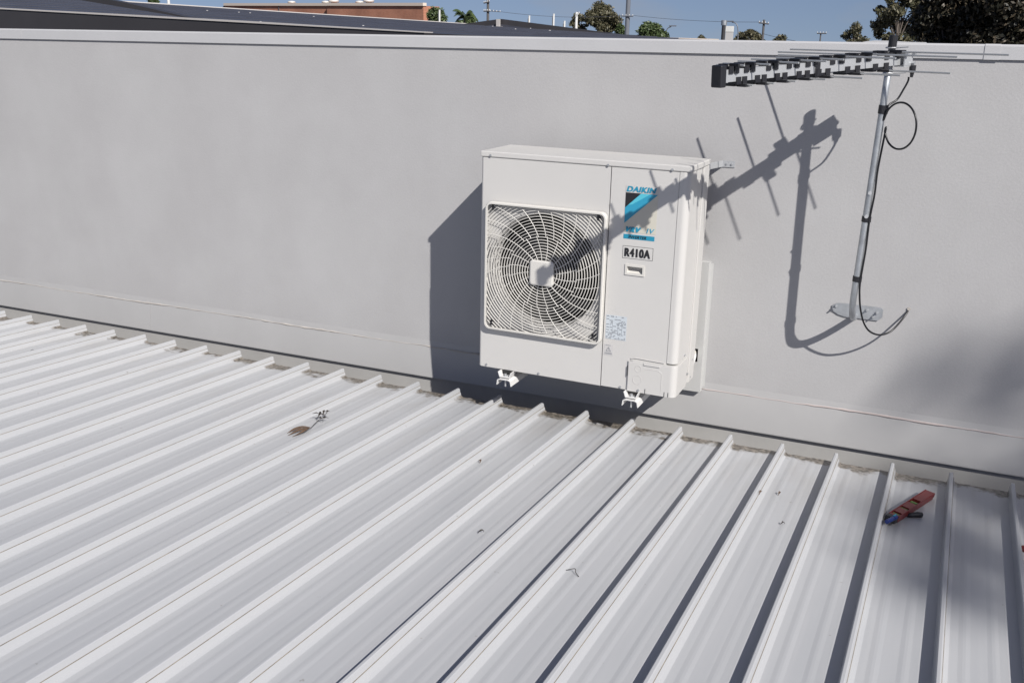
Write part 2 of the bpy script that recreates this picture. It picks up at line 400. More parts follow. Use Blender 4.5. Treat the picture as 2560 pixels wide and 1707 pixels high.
# gutter behind the sheet ends
bm = BM(); box(bm, -5.5, 4.2, YE-0.05, -0.0065, ZPAN-0.19, ZPAN-0.185); box(bm, -5.5, 4.2, YE-0.06, YE-0.0505, ZPAN-0.19, ZPAN-0.012); box(bm, -5.5, 4.2, -0.0060, -0.0025, ZPAN-0.184, ZPAN+0.08)
structure(obj('box_gutter', bm, 'gutter_steel'))

# ------------------------------------------------------------------ parapet wall
wall = thing('parapet_wall', 'long grey painted parapet wall rising behind the white metal roof', 'wall')
bm = BM(); box(bm, -9, 6, 0.0, 0.22, -4.6, 1.435); obj('wall_face', bm, 'painted_render', wall)
def capping(x0, x1):
    bm = BM()
    prism(bm, [(-0.009, 1.4127), (-0.009, 1.462), (-0.006, 1.4685), (0.0, 1.4695), (0.235, 1.4575), (0.24, 1.40), (0.23, 1.40), (0.225, 1.448), (0.0, 1.452), (-0.006, 1.4127)], 'x', x0, x1)
    return obj('capping', bm, 'capping_steel', wall)
capping(-9, -3.2); capping(-3.197, 1.978); capping(1.981, 6)
bm = BM(); prism(bm, [(-0.0115, 1.4120), (-0.0115, 1.4640), (-0.006, 1.4705), (0.1, 1.468), (0.1, 1.464), (-0.008, 1.4620), (-0.0095, 1.4120)], 'x', 1.955, 2.01); obj('capping_joint', bm, 'capping_steel', wall)
bm = BM()
hp = [(1.49, 1.4665), (1.515, 1.4725), (1.55, 1.4765), (1.60, 1.4765), (1.66, 1.4735), (1.735, 1.4725), (1.738, 1.4665)]
prism(bm, hp, 'y', 0.004, 0.16); obj('lap_cover', bm, 'capping_steel', wall)
# base flashing with a dark gap below, sealant along its top
bm = BM(); prism(bm, [(0.0008, -0.055), (-0.0055, -0.098), (-0.026, -0.2500), (-0.026, -0.2560), (-0.0225, -0.2560), (-0.0025, -0.11), (0.0008, -0.10)], 'x', -9, -2.4); obj('base_flashing', bm, 'flashing_steel', wall)
bm = BM(); prism(bm, [(0.0008, -0.055), (-0.0055, -0.098), (-0.026, -0.2500), (-0.026, -0.2560), (-0.0225, -0.2560), (-0.0025, -0.11), (0.0008, -0.10)], 'x', -2.398, 6); obj('base_flashing', bm, 'flashing_steel', wall)
def bead(x0, x1, m, seed):
    q = random.Random(seed); pts = []; rs = []
    n = int((x1-x0)/0.03)
    ph = q.uniform(0, 9)
    for i in range(n+1):
        x = x0 + (x1-x0)*i/n
        wob = 0.0022*math.sin(x*3.1+ph) + 0.0012*math.sin(x*11+ph) + q.uniform(-0.0012, 0.0012)
        pts.append((x, -0.0040, -0.0925 + wob)); rs.append(max(0.0022, 0.0034 + 0.0014*math.sin(x*5.3+ph*2) + q.uniform(-0.0015, 0.0015)))
    bm = BM(); tube(bm, pts, rs, 6); obj('sealant_bead', bm, m, wall, True)
bead(-5.5, -0.2, 'sealant', 1); bead(0.955, 3.2, 'sealant_pink', 2)

# ------------------------------------------------------------------ outdoor unit
UY = -0.42
unit = thing('air_conditioner', 'ivory air conditioner outdoor unit with round fan grille mounted on the wall', 'air conditioner', (0, UY, 0), (0, 0.008, 0))
D_ = 0.305
HC = Vector((0.3135, 0, 0.482))     # fan centre
def plate_round_hole(bm, x0, x1, z0, z1, c, r, y0, y1, k=64):
    """flat plate with a round hole"""
    for y, s in ((y0, 1), (y1, -1)):
        ins = []; outs = []
        for j in range(k):
            a = 2*math.pi*j/k; ca, sa = math.cos(a), math.sin(a)
            ins.append(bm.verts.new((c.x + r*ca, y, c.z + r*sa)))
            t = min([((x1-c.x)/ca) if ca > 1e-9 else 1e9, ((x0-c.x)/ca) if ca < -1e-9 else 1e9, ((z1-c.z)/sa) if sa > 1e-9 else 1e9, ((z0-c.z)/sa) if sa < -1e-9 else 1e9])
            outs.append(bm.verts.new((c.x + t*ca, y, c.z + t*sa)))
        for j in range(k):
            j2 = (j+1) % k; bm.faces.new((ins[j], outs[j], outs[j2], ins[j2]))
        # corners
        for cx, cz in ((x0, z0), (x0, z1), (x1, z0), (x1, z1)):
            a = math.atan2(cz-c.z, cx-c.x) % (2*math.pi); j = int(a/(2*math.pi)*k); j2 = (j+1) % k
            v = bm.verts.new((cx, y, cz)); bm.faces.new((outs[j], v, outs[j2]))
    return bm
# front panel (fan side)
bm = BM(); plate_round_hole(bm, 0.012, 0.6005, 0.002, 0.964, HC, 0.262, 0.0, 0.004)
# rounded left edge down to the side
pts = [(0.012, 0.004), (0.012, 0.0)] + [(0.012 - 0.012*math.sin(R(a)), 0.012 - 0.012*math.cos(R(a))) for a in (15, 30, 45, 60, 75, 90)] + [(0.0, 0.05), (0.004, 0.05), (0.004, 0.012)]
prism(bm, pts, 'z', 0.002, 0.964)
box(bm, 0.012, 0.6005, 0.0005, 0.02, 0.0, 0.002); box(bm, 0.0985+0.5, 0.6005, 0.004, 0.03, 0.002, 0.964)
obj('front_panel', bm, 'ivory', unit)
# bell mouth
bm = BM(); k = 64; rings = []
for y, r in ((0.0045, 0.262), (0.012, 0.256), (0.03, 0.252), (0.085, 0.252)):
    rings.append([bm.verts.new((HC.x + r*math.cos(2*math.pi*j/k), y, HC.z + r*math.sin(2*math.pi*j/k))) for j in range(k)])
for a in range(3):
    for j in range(k): bm.faces.new((rings[a][j], rings[a][(j+1) % k], rings[a+1][(j+1) % k], rings[a+1][j]))
obj('bell_mouth', bm, 'ivory', unit, True)
# dark inside of the fan chamber
bm = BM(); box(bm, 0.006, 0.594, 0.0855, 0.28, 0.006, 0.955); bmesh.ops.delete(bm, geom=[f for f in bm.faces if all(abs(v.co.y-0.0855) < 1e-5 for v in f.verts)], context='FACES')
plate_round_hole(bm, 0.006, 0.594, 0.006, 0.955, HC, 0.2525, 0.0855, 0.0865)
obj('fan_chamber', bm, 'dark_inside', unit)
# fan
bm = BM(); tube(bm, [(HC.x, 0.10, HC.z), (HC.x, 0.17, HC.z)], 0.06, 20); fan = obj('fan', bm, 'fan_plastic', unit)
for b_ in range(3):
    bm = BM(); rows = []
    for i in range(9):
        rr_ = 0.055 + (0.235-0.055)*i/8; half = R(18 + 20*i/8); row = []
        for j in range(7):
            a = R(120*b_ + 20) + half*(j/3-1) + 0.5*i/8
            row.append(bm.verts.new((HC.x + rr_*math.cos(a), 0.135 - 0.03*(j/3-1) + 0.01*math.sin(j), HC.z + rr_*math.sin(a))))
        rows.append(row)
    for i in range(8):
        for j in range(6): bm.faces.new((rows[i][j], rows[i+1][j], rows[i+1][j+1], rows[i][j+1]))
    bl = obj('blade', bm, 'fan_plastic', fan, True)
# body back and left side
bm = BM(); box(bm, 0.001, 0.005, 0.05, D_, 0.0, 0.964); box(bm, 0.005, 0.934, D_-0.004, D_, 0.0, 0.964); box(bm, 0.005, 0.934, 0.03, D_, 0.0, 0.004); obj('back_casing', bm, 'ivory', unit)
# service panel on the right (rectangular hand-hold cut in it)
HX0, HX1, HZ0, HZ1 = 0.691, 0.765, 0.522, 0.556
bm = BM()
for a in ((0.6035, HX0, 0.002, 0.964), (HX1, 0.893, 0.002, 0.964), (HX0, HX1, 0.002, HZ0), (HX0, HX1, HZ1, 0.964)):
    box(bm, a[0], a[1], 0.0, 0.004, a[2], a[3])
box(bm, 0.6035, 0.6065, 0.004, 0.03, 0.002, 0.964)
obj('service_panel', bm, 'ivory', unit)
bm = BM()
r = 0.028; ctr = (0.938-r, r-0.002)
pts = [(0.8945, 0.004), (0.8945, -0.002)] + [(ctr[0] + r*math.sin(R(a)), ctr[1] - r*math.cos(R(a))) for a in range(0, 91, 10)] + [(0.938, 0.135), (0.930, 0.135), (0.930, 0.04)]
prism(bm, pts, 'z', 0.150, 0.964); obj('corner_cover', bm, 'ivory', unit, False)
bm = BM()
box(bm, 0.930, 0.9345, 0.1365, 0.215, 0.002, 0.964); box(bm, 0.930, 0.941, 0.2165, D_, 0.002, 0.964, 0.002); box(bm, 0.930, 0.936, 0.04, 0.1365, 0.002, 0.15)
obj('side_panel', bm, 'ivory', unit)
# hand-hold
bm = BM()
for a in ((HX0-0.006, HX0+0.003, HZ0-0.006, HZ1+0.006), (HX1-0.003, HX1+0.006, HZ0-0.006, HZ1+0.006), (HX0+0.003, HX1-0.003, HZ0-0.006, HZ0+0.003), (HX0+0.003, HX1-0.003, HZ1-0.003, HZ1+0.006)):
    box(bm, a[0], a[1], -0.004, 0.005, a[2], a[3])
hand = obj('hand_hold', bm, 'ivory_plastic', unit)
bm = BM(); x0, x1, z0, z1 = HX0+0.003, HX1-0.003, HZ0+0.003, HZ1-0.003
A = [bm.verts.new(q) for q in ((x0, 0.004, z0), (x1, 0.004, z0), (x1, 0.004, z1), (x0, 0.004, z1))]
B = [bm.verts.new(q) for q in ((x0+0.004, 0.022, z0+0.012), (x1-0.006, 0.022, z0+0.012), (x1-0.006, 0.03, z1+0.006), (x0+0.004, 0.03, z1+0.006))]
bm.faces.new(B)
for i in range(4): bm.faces.new((A[i], A[(i+1) % 4], B[(i+1) % 4], B[i]))
obj('pocket', bm, 'ivory_plastic', hand)
# top panel
bm = BM(); box(bm, -0.003, 0.9425, -0.004, D_+0.004, 0.9655, 0.990, 0.004, 2); obj('top_panel', bm, 'ivory', unit)
# pipe cover low on the right
bm = BM()
r = 0.028; cx, cy = 0.9415-r, r-0.008
pts = [(0.7225, 0.003), (0.7225, -0.004), (0.728, -0.008)] + [(cx + r*math.sin(R(a)), cy - r*math.cos(R(a))) for a in range(0, 91, 10)] + [(0.9415, 0.17), (0.936, 0.17), (0.936, 0.04)]
prism(bm, pts, 'z', 0.001, 0.136)
top = [(0.7325, 0.003), (0.7325, -0.002), (0.745, -0.006)] + [(cx + (r-0.002)*math.sin(R(a)), cy - (r-0.002)*math.cos(R(a))) for a in range(0, 91, 10)] + [(0.939, 0.15), (0.937, 0.15), (0.936, 0.04)]
prism(bm, top, 'z', 0.136, 0.1435)
pc = obj('pipe_cover', bm, 'ivory', unit)
bm = BM(); box(bm, 0.795, 0.868, -0.0115, -0.0075, 0.128, 0.1385, 0.001, 1); obj('finger_lip', bm, 'ivory', pc)
for x, z, rr_ in ((0.772, 0.108, 0.014), (0.770, 0.058, 0.020)):
    bm = BM(); k = 24
    pts = [(x + rr_*math.cos(2*math.pi*j/k), -0.0082, z + rr_*math.sin(2*math.pi*j/k)) for j in range(k+1)]
    tube(bm, pts, 0.0011, 5, False); obj('knockout', bm, 'ivory', pc)
bm = BM(); tube(bm, spline([(0.80, -0.0082, 0.112), (0.85, -0.0082, 0.113), (0.872, -0.0082, 0.107), (0.878, -0.0082, 0.09), (0.878, -0.0082, 0.02)], 6), 0.0012, 5); obj('pressed_edge', bm, 'ivory', pc)
for x in (0.807, 0.893, 0.910):
    bm = BM(); box(bm, x, x+0.0022, -0.0092, -0.007, 0.002, 0.022); obj('slot', bm, 'dark_inside', pc)
bm = BM(); box(bm, 0.7228, 0.7246, -0.0085, -0.006, 0.068, 0.115); obj('slot', bm, 'dark_inside', pc)
# groove line above the pipe cover
bm = BM(); tube(bm, spline([(0.735, -0.002, 0.149), (0.76, -0.003, 0.1535), (0.83, -0.003, 0.1515), (0.884, -0.003, 0.1505)], 5), 0.0022, 5); obj('pressed_edge', bm, 'ivory', unit)
# fan grille
GX0, GX1, GZ0, GZ1 = 0.0345, 0.6000, 0.1925, 0.7750
GY = -0.029
bm = BM(); outer = rrect(GX0, GX1, GZ0, GZ1, 0.030, 6); mid = rrect(GX0+0.003, GX1-0.003, GZ0+0.003, GZ1-0.003, 0.028, 6); inner = rrect(GX0+0.0095, GX1-0.0095, GZ0+0.0095, GZ1-0.0095, 0.022, 6)
loops = [[bm.verts.new((x, y, z)) for x, z in pl] for pl, y in ((outer, -0.004), (outer, GY+0.004), (mid, GY), (inner, GY), (inner, GY+0.010))]
n = len(outer)
for a in range(4):
    for j in range(n): bm.faces.new((loops[a][j], loops[a][(j+1) % n], loops[a+1][(j+1) % n], loops[a+1][j]))
gr = obj('fan_grille', bm, 'ivory_plastic', unit)
def inside(x, z, m=0.007):
    return GX0+m < x < GX1-m and GZ0+m < z < GZ1-m
wr, wd = 0.0016, 0.0022
rads = [0.070 + 0.0128*i for i in range(27)]
for rad in rads:
    k = max(48, int(rad*420))
    ok = [inside(HC.x + rad*math.cos(2*math.pi*j/k), HC.z + rad*math.sin(2*math.pi*j/k)) for j in range(k)]
    if not any(ok): continue
    if all(ok): runs = [list(range(k+1))]
    else:
        st_ = ok.index(False); runs = []; cur = []
        for j in range(st_, st_+k+1):
            if ok[j % k]: cur.append(j)
            else:
                if len(cur) > 2: runs.append(cur)
                cur = []
    yb = GY + 0.004 + 0.006*min(1, rad/0.3)
    for run in runs:
        bm = BM(); vsr = []
        for j in run:
            a = 2*math.pi*j/k; ca, sa = math.cos(a), math.sin(a)
            vsr.append([bm.verts.new((HC.x + q*ca, y, HC.z + q*sa)) for q, y in ((rad-wr, yb+2*wd), (rad-wr*0.7, yb), (rad+wr*0.7, yb), (rad+wr, yb+2*wd))])
        for j in range(len(run)-1):
            for a, b in ((0, 1), (1, 2), (2, 3), (3, 0)): bm.faces.new((vsr[j][a], vsr[j+1][a], vsr[j+1][b], vsr[j][b]))
        obj('grille_ring', bm, 'ivory_plastic', gr)
def spoke(a0, r0, r1):
    pts = []
    nn = 16
    for i in range(nn+1):
        rad = r0 + (r1-r0)*i/nn; a = a0 + R(105)*max(0, rad-0.06)**1.1
        x, z = HC.x + rad*math.cos(a), HC.z + rad*math.sin(a)
        if not inside(x, z, 0.006): break
        pts.append((x, GY + 0.0055 + 0.006*min(1, rad/0.3), z))
    if len(pts) < 3: return
    bm = BM(); tube(bm, pts, 0.0016, 4); obj('grille_spoke', bm, 'ivory_plastic', gr)
for i in range(20): spoke(2*math.pi*i/20 + 0.05, 0.05, 0.165)
for i in range(28): spoke(2*math.pi*i/28 + 0.0, 0.160, 0.42)
bm = BM(); pl = rrect(HC.x-0.056, HC.x+0.056, HC.z-0.056, HC.z+0.056, 0.014, 5); pl2 = rrect(HC.x-0.050, HC.x+0.050, HC.z-0.050, HC.z+0.050, 0.012, 5)
lo = [[bm.verts.new((x, y, z)) for x, z in p_] for p_, y in ((pl, GY+0.012), (pl, GY-0.001), (pl2, GY-0.004), )]
n = len(pl)
for a in range(2):
    for j in range(n): bm.faces.new((lo[a][j], lo[a][(j+1) % n], lo[a+1][(j+1) % n], lo[a+1][j]))
bm.faces.new(lo[2]); obj('grille_hub', bm, 'ivory_plastic', gr)
for x, z in ((GX0+0.034, GZ1-0.026), (GX1-0.040, GZ1-0.026), (GX0+0.034, GZ0+0.030), (GX1-0.040, GZ0+0.034)):
    bm = BM(); box(bm, x-0.007, x+0.007, GY+0.010, -0.002, z-0.013, z+0.013, 0.002, 1); obj('grille_clip', bm, 'black_plastic', gr)
# screws
for x, z in ((0.046, 0.973), (0.588, 0.9705), (0.862, 0.9715)):
    bm = BM(); disc(bm, (x, -0.0035, z), (0, -1, 0), 0.0055, 0.004, 8); obj('screw', bm, 'zinc', unit)
for x, z in ((0.041, 0.012), (0.305, 0.011), (0.694, 0.011)):
    bm = BM(); disc(bm, (x, 0.0005, z), (0, -1, 0), 0.0052, 0.005, 8); obj('screw', bm, 'zinc', unit)
bm = BM(); disc(bm, (0.779, -0.0075, 0.012), (0, -1, 0), 0.0052, 0.005, 8); obj('screw', bm, 'zinc', unit)
for y, z in ((0.12, 0.16), (0.20, 0.05), (0.26, 0.10), (0.25, 0.02)):
    bm = BM(); disc(bm, (0.9345, y, z), (1, 0, 0), 0.005, 0.008, 8); obj('screw', bm, 'zinc', unit)
# stickers and lettering
TY = -0.0008
def flat(name, pts, m, parent, y):
    bm = BM(); prism(bm, pts, 'y', y, y+0.0006); return obj(name, bm, m, parent)
lx, rx = 0.6695, 0.8085
st = flat('brand_sticker', [(lx, 0.698), (rx, 0.698), (rx, 0.895), (lx, 0.895)], 'sticker_cream', unit, TY)
flat('emblem', [(lx+0.0005, 0.8635), (lx+0.066, 0.8635), (lx+0.0005, 0.8005)], 'print_black', st, TY-0.0008)
flat('emblem', [(lx+0.066, 0.8635), (rx-0.0005, 0.8635), (lx+0.0005, 0.7355), (lx+0.0005, 0.8005)], 'print_teal', st, TY-0.0008)
flat('emblem', [(lx+0.067, 0.8632), (rx-0.033, 0.8632), (lx+0.030, 0.8155), (lx+0.0125, 0.8115)], 'print_cyan', st, TY-0.0014)
flat('sticker_ground', [(lx, 0.8640), (rx, 0.8640), (rx, 0.8955), (lx, 0.8955)], 'ivory', st, TY-0.0006)
text_mesh('lettering', 'DAIKIN', 0.0312, 'print_blue', st, (lx+0.0025, TY-0.0020, 0.8690), 0.22, 0.0018, 1.14, 1.06, 0.0006)
text_mesh('lettering', 'VRV', 0.0295, 'print_blue', st, (lx+0.005, TY-0.0018, 0.7010), 0.35, 0.0030, 1.02, 1.22, 0.0008)
text_mesh('lettering', 'IV', 0.0280, 'print_teal', st, (lx+0.097, TY-0.0018, 0.7020), 0.25, 0.0005, 1.15, 1.2)
bar = flat('inverter_strip', [(lx+0.0, 0.6700), (rx-0.004, 0.6700), (rx-0.004, 0.6895), (lx+0.0, 0.6895)], 'print_blue', unit, TY)
text_mesh('lettering', 'INVERTER', 0.0165, 'print_black', bar, (lx+0.021, TY-0.0012, 0.6740), 0.3, 0.0003, 1.05, 1.02)
sg = flat('refrigerant_sticker', [(lx, 0.5865), (rx-0.006, 0.5865), (rx-0.006, 0.6400), (lx, 0.6400)], 'print_black', unit, TY)
flat('sticker_ground', [(lx+0.0016, 0.5881), (rx-0.0076, 0.5881), (rx-0.0076, 0.6384), (lx+0.0016, 0.6384)], 'ivory', sg, TY-0.0007)
text_mesh('lettering', 'R410A', 0.0500, 'print_black', sg, (lx+0.0085, TY-0.0020, 0.5960), 0.0, 0.0024, 0.74, 1.12, 0.0009)
lb = flat('rating_label', [(0.612, 0.222), (0.706, 0.222), (0.706, 0.330), (0.612, 0.330)], 'sticker_blue', unit, TY)
q = random.Random(5)
bm = BM()
for i in range(17):
    z = 0.3245 - i*0.0061
    if i == 1: continue
    x = 0.615 + (0.014 if i in (3,) else 0)
    while x < 0.70 - (0.012 if i < 2 else 0):
        wd_ = q.uniform(0.004, 0.016)
        if q.random() < (0.9 if i == 0 else 0.66): box(bm, x, min(x+wd_, 0.703), TY-0.0009, TY-0.0003, z-0.0013, z+(0.0013 if i else 0.002))
        x += wd_ + q.uniform(0.002, 0.008)
for x in (0.642, 0.668, 0.686): box(bm, x, x+0.0007, TY-0.0009, TY-0.0003, 0.245, 0.30)
obj('print_lines', bm, 'print_grey', lb)
wl = flat('warning_label', [(0.610, 0.147), (0.651, 0.147), (0.651, 0.198), (0.610, 0.198)], 'sticker_grey', unit, TY)
bm = BM(); tri = [(0.6195, TY-0.0006, 0.166), (0.6415, TY-0.0006, 0.166), (0.6305, TY-0.0006, 0.185), (0.6195, TY-0.0006, 0.166)]
for a, b in zip(tri, tri[1:]): tube(bm, [a, b], 0.0011, 4)
box(bm, 0.6298, 0.6312, TY-0.0009, TY-0.0003, 0.1705, 0.179)
for z in (0.157, 0.1525): box(bm, 0.614, 0.647, TY-0.0009, TY-0.0003, z, z+0.0018)
box(bm, 0.616, 0.640, TY-0.0009, TY-0.0003, 0.1915, 0.1932)
obj('warning_print', bm, 'print_grey', wl)

# ------------------------------------------------------------------ brackets carrying the unit
def arm(xc, label):
    t = thing('bracket_arm', label, 'bracket', (xc, 0, -0.008), group='wall bracket arms under the unit')
    bm = BM()
    prism(bm, [(-0.037, -0.058), (-0.034, -0.058), (-0.030, -0.036), (-0.020, -0.0315), (0.020, -0.0315), (0.030, -0.036), (0.034, -0.058), (0.037, -0.058), (0.034, -0.034), (0.022, -0.027), (-0.022, -0.027), (-0.034, -0.034)], 'y', UY-0.036, -0.004)
    obj('channel', bm, 'white_steel', t)
    bm = BM(); box(bm, -0.019, 0.019, UY-0.004, UY+0.03, -0.0115, 0.0075, 0.001, 1); obj('rubber_pad', bm, 'rubber', t)
    bm = BM(); prism(bm, [(-0.025, -0.0215), (0.025, -0.0215), (0.0335, 0.004), (0.0300, 0.0045), (0.0215, -0.0165), (-0.0215, -0.0165), (-0.0300, 0.0045), (-0.0335, 0.004)], 'y', UY-0.030, UY+0.03); obj('foot', bm, 'white_steel', t)
    bm = BM(); box(bm, -0.016, 0.016, UY-0.020, UY+0.03, -0.0265, -0.0220); obj('spacer', bm, 'rubber', t)
    bm = BM(); disc(bm, (0, UY-0.016, -0.0165), (0, 0, 1), 0.010, 0.003, 12); disc(bm, (0, UY-0.016, -0.0135), (0, 0, 1), 0.0060, 0.008, 6); disc(bm, (0, UY-0.016, -0.068), (0, 0, 1), 0.004, 0.062, 6); obj('bolt', bm, 'zinc', t)
    bm = BM(); box(bm, -0.024, 0.024, -0.0125, -0.0015, -0.082, 0.30); obj('wall_post', bm, 'white_steel', t)
arm(0.146, 'white steel bracket arm under the left end of the air conditioner, below the fan')
arm(0.752, 'white steel bracket arm under the right end of the air conditioner, below the pipe cover')

# strap that ties the top of the unit to the wall
strap = thing('wall_strap', 'galvanised steel strap tying the top right of the air conditioner to wall', 'bracket')
bm = BM()
z0, z1 = 0.938, 0.966
path = [(0.936, UY+D_-0.03), (0.950, UY+D_-0.004), (0.968, -0.035), (0.978, -0.004), (1.031, -0.0035)]
A = [(bm.verts.new((x, y, z0)), bm.verts.new((x, y, z1)), bm.verts.new((x+0.0005, y+0.0024, z1)), bm.verts.new((x+0.0005, y+0.0024, z0))) for x, y in path]
for a, b in zip(A, A[1:]):
    for i in range(4): bm.faces.new((a[i], a[(i+1) % 4], b[(i+1) % 4], b[i]))
bm.faces.new(A[0]); bm.faces.new(A[-1][::-1]); obj('strip', bm, 'aluminium', strap)
for x in (0.995, 1.018):
    bm = BM(); disc(bm, (x, -0.0035, 0.952), (0, -1, 0), 0.0045, 0.004, 8); obj('screw', bm, 'zinc', strap)

# duct cover on the wall behind the unit, with the pipes entering it
duct = thing('duct_cover', 'pale sheet metal pipe cover on the wall behind the air conditioner', 'pipe cover')
bm = BM()
# front face in pieces round the opening
DX0, DX1, DY = 0.62, 0.960, -0.040
for a in ((DX0, 0.892, -0.100, 0.515), (0.938, DX1, -0.100, 0.515), (0.892, 0.938, 0.108, 0.515), (0.892, 0.938, -0.100, 0.045)):
    box(bm, a[0], a[1], DY, DY+0.0015, a[2], a[3])
box(bm, DX1-0.0015, DX1, DY+0.0015, -0.001, -0.100, 0.515); box(bm, DX0, DX1-0.0015, DY+0.0015, -0.001, 0.5135, 0.515); box(bm, DX0, DX0+0.0015, DY+0.0015, -0.001, -0.100, 0.5135)
box(bm, DX1, DX1+0.012, -0.003, -0.0012, -0.108, 0.505)
obj('sheet', bm, 'duct_steel', duct)
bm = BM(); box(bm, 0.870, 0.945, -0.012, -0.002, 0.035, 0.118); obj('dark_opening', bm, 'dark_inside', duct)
pipe = thing('insulated_pipe', 'white insulated pipe bending from the air conditioner side into the wall', 'pipe')
bm = BM(); tube(bm, spline([(0.925, -0.145, 0.02), (0.924, -0.125, 0.045), (0.924, -0.085, 0.078), (0.916, -0.05, 0.084), (0.906, -0.012, 0.084)], 8), 0.017, 12); obj('insulation', bm, 'white_steel', pipe, True)
bm = BM(); tube(bm, [(0.926, -0.110, 0.086), (0.932, -0.075, 0.104)], 0.006, 8); obj('cable_clip', bm, 'sticker_cream', pipe)

# ------------------------------------------------------------------ antenna mast
mast = thing('antenna_mast', 'galvanised antenna mast with bent foot bolted to the wall', 'mast')
mp_ = [(1.600, -0.004, 0.340), (1.600, -0.06, 0.348), (1.600, -0.12, 0.365), (1.601, -0.175, 0.395), (1.602, -0.212, 0.440), (1.604, -0.227, 0.500), (1.607, -0.232, 0.57), (1.639, -0.263, 1.492)]
bm = BM(); tube(bm, spline(mp_[:-1], 6) + [Vector(mp_[-2]).lerp(Vector(mp_[-1]), t) for t in (0.25, 0.5, 0.75, 1)], 0.0132, 16); obj('tube', bm, 'galvanised', mast, True)
MT = Vector(mp_[-1]); MD = (Vector(mp_[-1])-Vector(mp_[-2])).normalized()
bm = BM(); tube(bm, [MT-MD*0.045, MT+MD*0.004], 0.0155, 16); obj('end_cap', bm, 'black_plastic', mast, False)
bm = BM(); prism(bm, [(1.502, 0.356), (1.502, 0.378), (1.520, 0.390), (1.560, 0.392), (1.700, 0.391), (1.710, 0.384), (1.710, 0.350), (1.694, 0.333), (1.560, 0.333), (1.530, 0.340)], 'y', -0.0065, -0.0015); pl_ = obj('wall_plate', bm, 'plate_zinc', mast)
for x, z in ((1.509, 0.366), (1.518, 0.377), (1.646, 0.375), (1.687, 0.368), (1.673, 0.348)):
    bm = BM(); disc(bm, (x, -0.0065, z), (0, -1, 0), 0.0062, 0.006, 8); disc(bm, (x, -0.0125, z), (0, -1, 0), 0.0035, 0.010, 6); obj('bolt', bm, 'zinc', pl_)
def on_mast(z):
    a, b = Vector(mp_[-2]), Vector(mp_[-1]); return a.lerp(b, (z-a.z)/(b.z-a.z))
for z in (0.905, 0.812):
    c = on_mast(z); bm = BM(); disc(bm, c+Vector((0.001, -0.013, 0)), (0.25, -1, 0), 0.0075, 0.005, 8); obj('rivet', bm, 'aluminium', mast)

# cable with a spare loop and ties
cable = thing('antenna_cable', 'black coaxial cable looped and tied down the antenna mast', 'cable')
c0, c1, c2 = on_mast(1.225), on_mast(0.80), on_mast(0.555)
off = Vector((0.0152, -0.006, 0))
loop = []
lc = c0 + off + Vector((0.77, -0.64, 0))*0.074 + Vector((0, 0, -0.055))
for a in range(200, -165, -30):
    loop.append(lc + Vector((0.77, -0.64, 0))*(0.079*math.cos(R(a))) + Vector((-0.64, -0.77, 0))*(0.006*math.sin(R(a/2))) + Vector((0, 0, 0.086*math.sin(R(a)))))
path = [(1.707, -0.224, 1.346), (1.706, -0.224, 1.330), (1.694, -0.226, 1.300), (1.676, -0.235, 1.262)] + [c0+off+Vector((0.002, 0, 0.012))] + loop[1:] + [on_mast(1.15)+off+Vector((0.008, 0, 0)), on_mast(1.0)+off+Vector((0.002, -0.004, 0)), on_mast(0.9)+off+Vector((0.004, 0, 0)), c1+off, on_mast(0.68)+off+Vector((0.003, 0, 0)), Vector((1.6225, -0.237, 0.545)), Vector((1.626, -0.225, 0.48)), Vector((1.634, -0.200, 0.420)), Vector((1.650, -0.170, 0.360)), Vector((1.676, -0.140, 0.318)), Vector((1.715, -0.100, 0.298)), Vector((1.757, -0.060, 0.312)), Vector((1.797, -0.022, 0.368)), Vector((1.810, 0.004, 0.397))]
bm = BM(); tube(bm, spline(path, 7), 0.0039, 8); obj('coax', bm, 'black_cable', cable, True)
for c, h in ((c0, 0.016), (c1, 0.011), (c2, 0.011)):
    bm = BM(); tube(bm, [c - MD*h, c + MD*h], 0.0156, 16); tube(bm, [c+off*1.0-MD*h, c+off*1.0+MD*h], 0.0062, 10); obj('tape_wrap', bm, 'black_plastic', cable)
bm = BM(); disc(bm, (1.810, -0.001, 0.399), (0, -1, 0), 0.007, 0.004, 10); obj('sealed_hole', bm, 'sealant', cable)

# ------------------------------------------------------------------ log-periodic antenna
ant = thing('tv_antenna', 'silver and black log periodic antenna on top of the mast', 'antenna')
B0 = Vector((1.2095, -1.1985, 1.3600)); BD = (Vector((1.657, -0.272, 1.408)) - B0).normalized()
BE = BD.cross(Vector((0, 0, 1))).normalized(); BU = BE.cross(BD).normalized()
def ap(t, e, u): return B0 + BD*t*0.968 + BE*e + BU*u
bm = BM(); obox(bm, ap(0.562, 0, 0), BD, BE, BU, 0.540, 0.0130, 0.0190); obj('boom', bm, 'aluminium', ant)
bm = BM(); obox(bm, ap(0.000, 0, 0), BD, BE, BU, 0.014, 0.020, 0.034); bmesh.ops.bevel(bm, geom=bm.edges[:], offset=0.004, segments=2, profile=0.5, affect='EDGES'); obj('end_block', bm, 'black_plastic', ant)
RODX = (BE - BD*0.08).normalized()
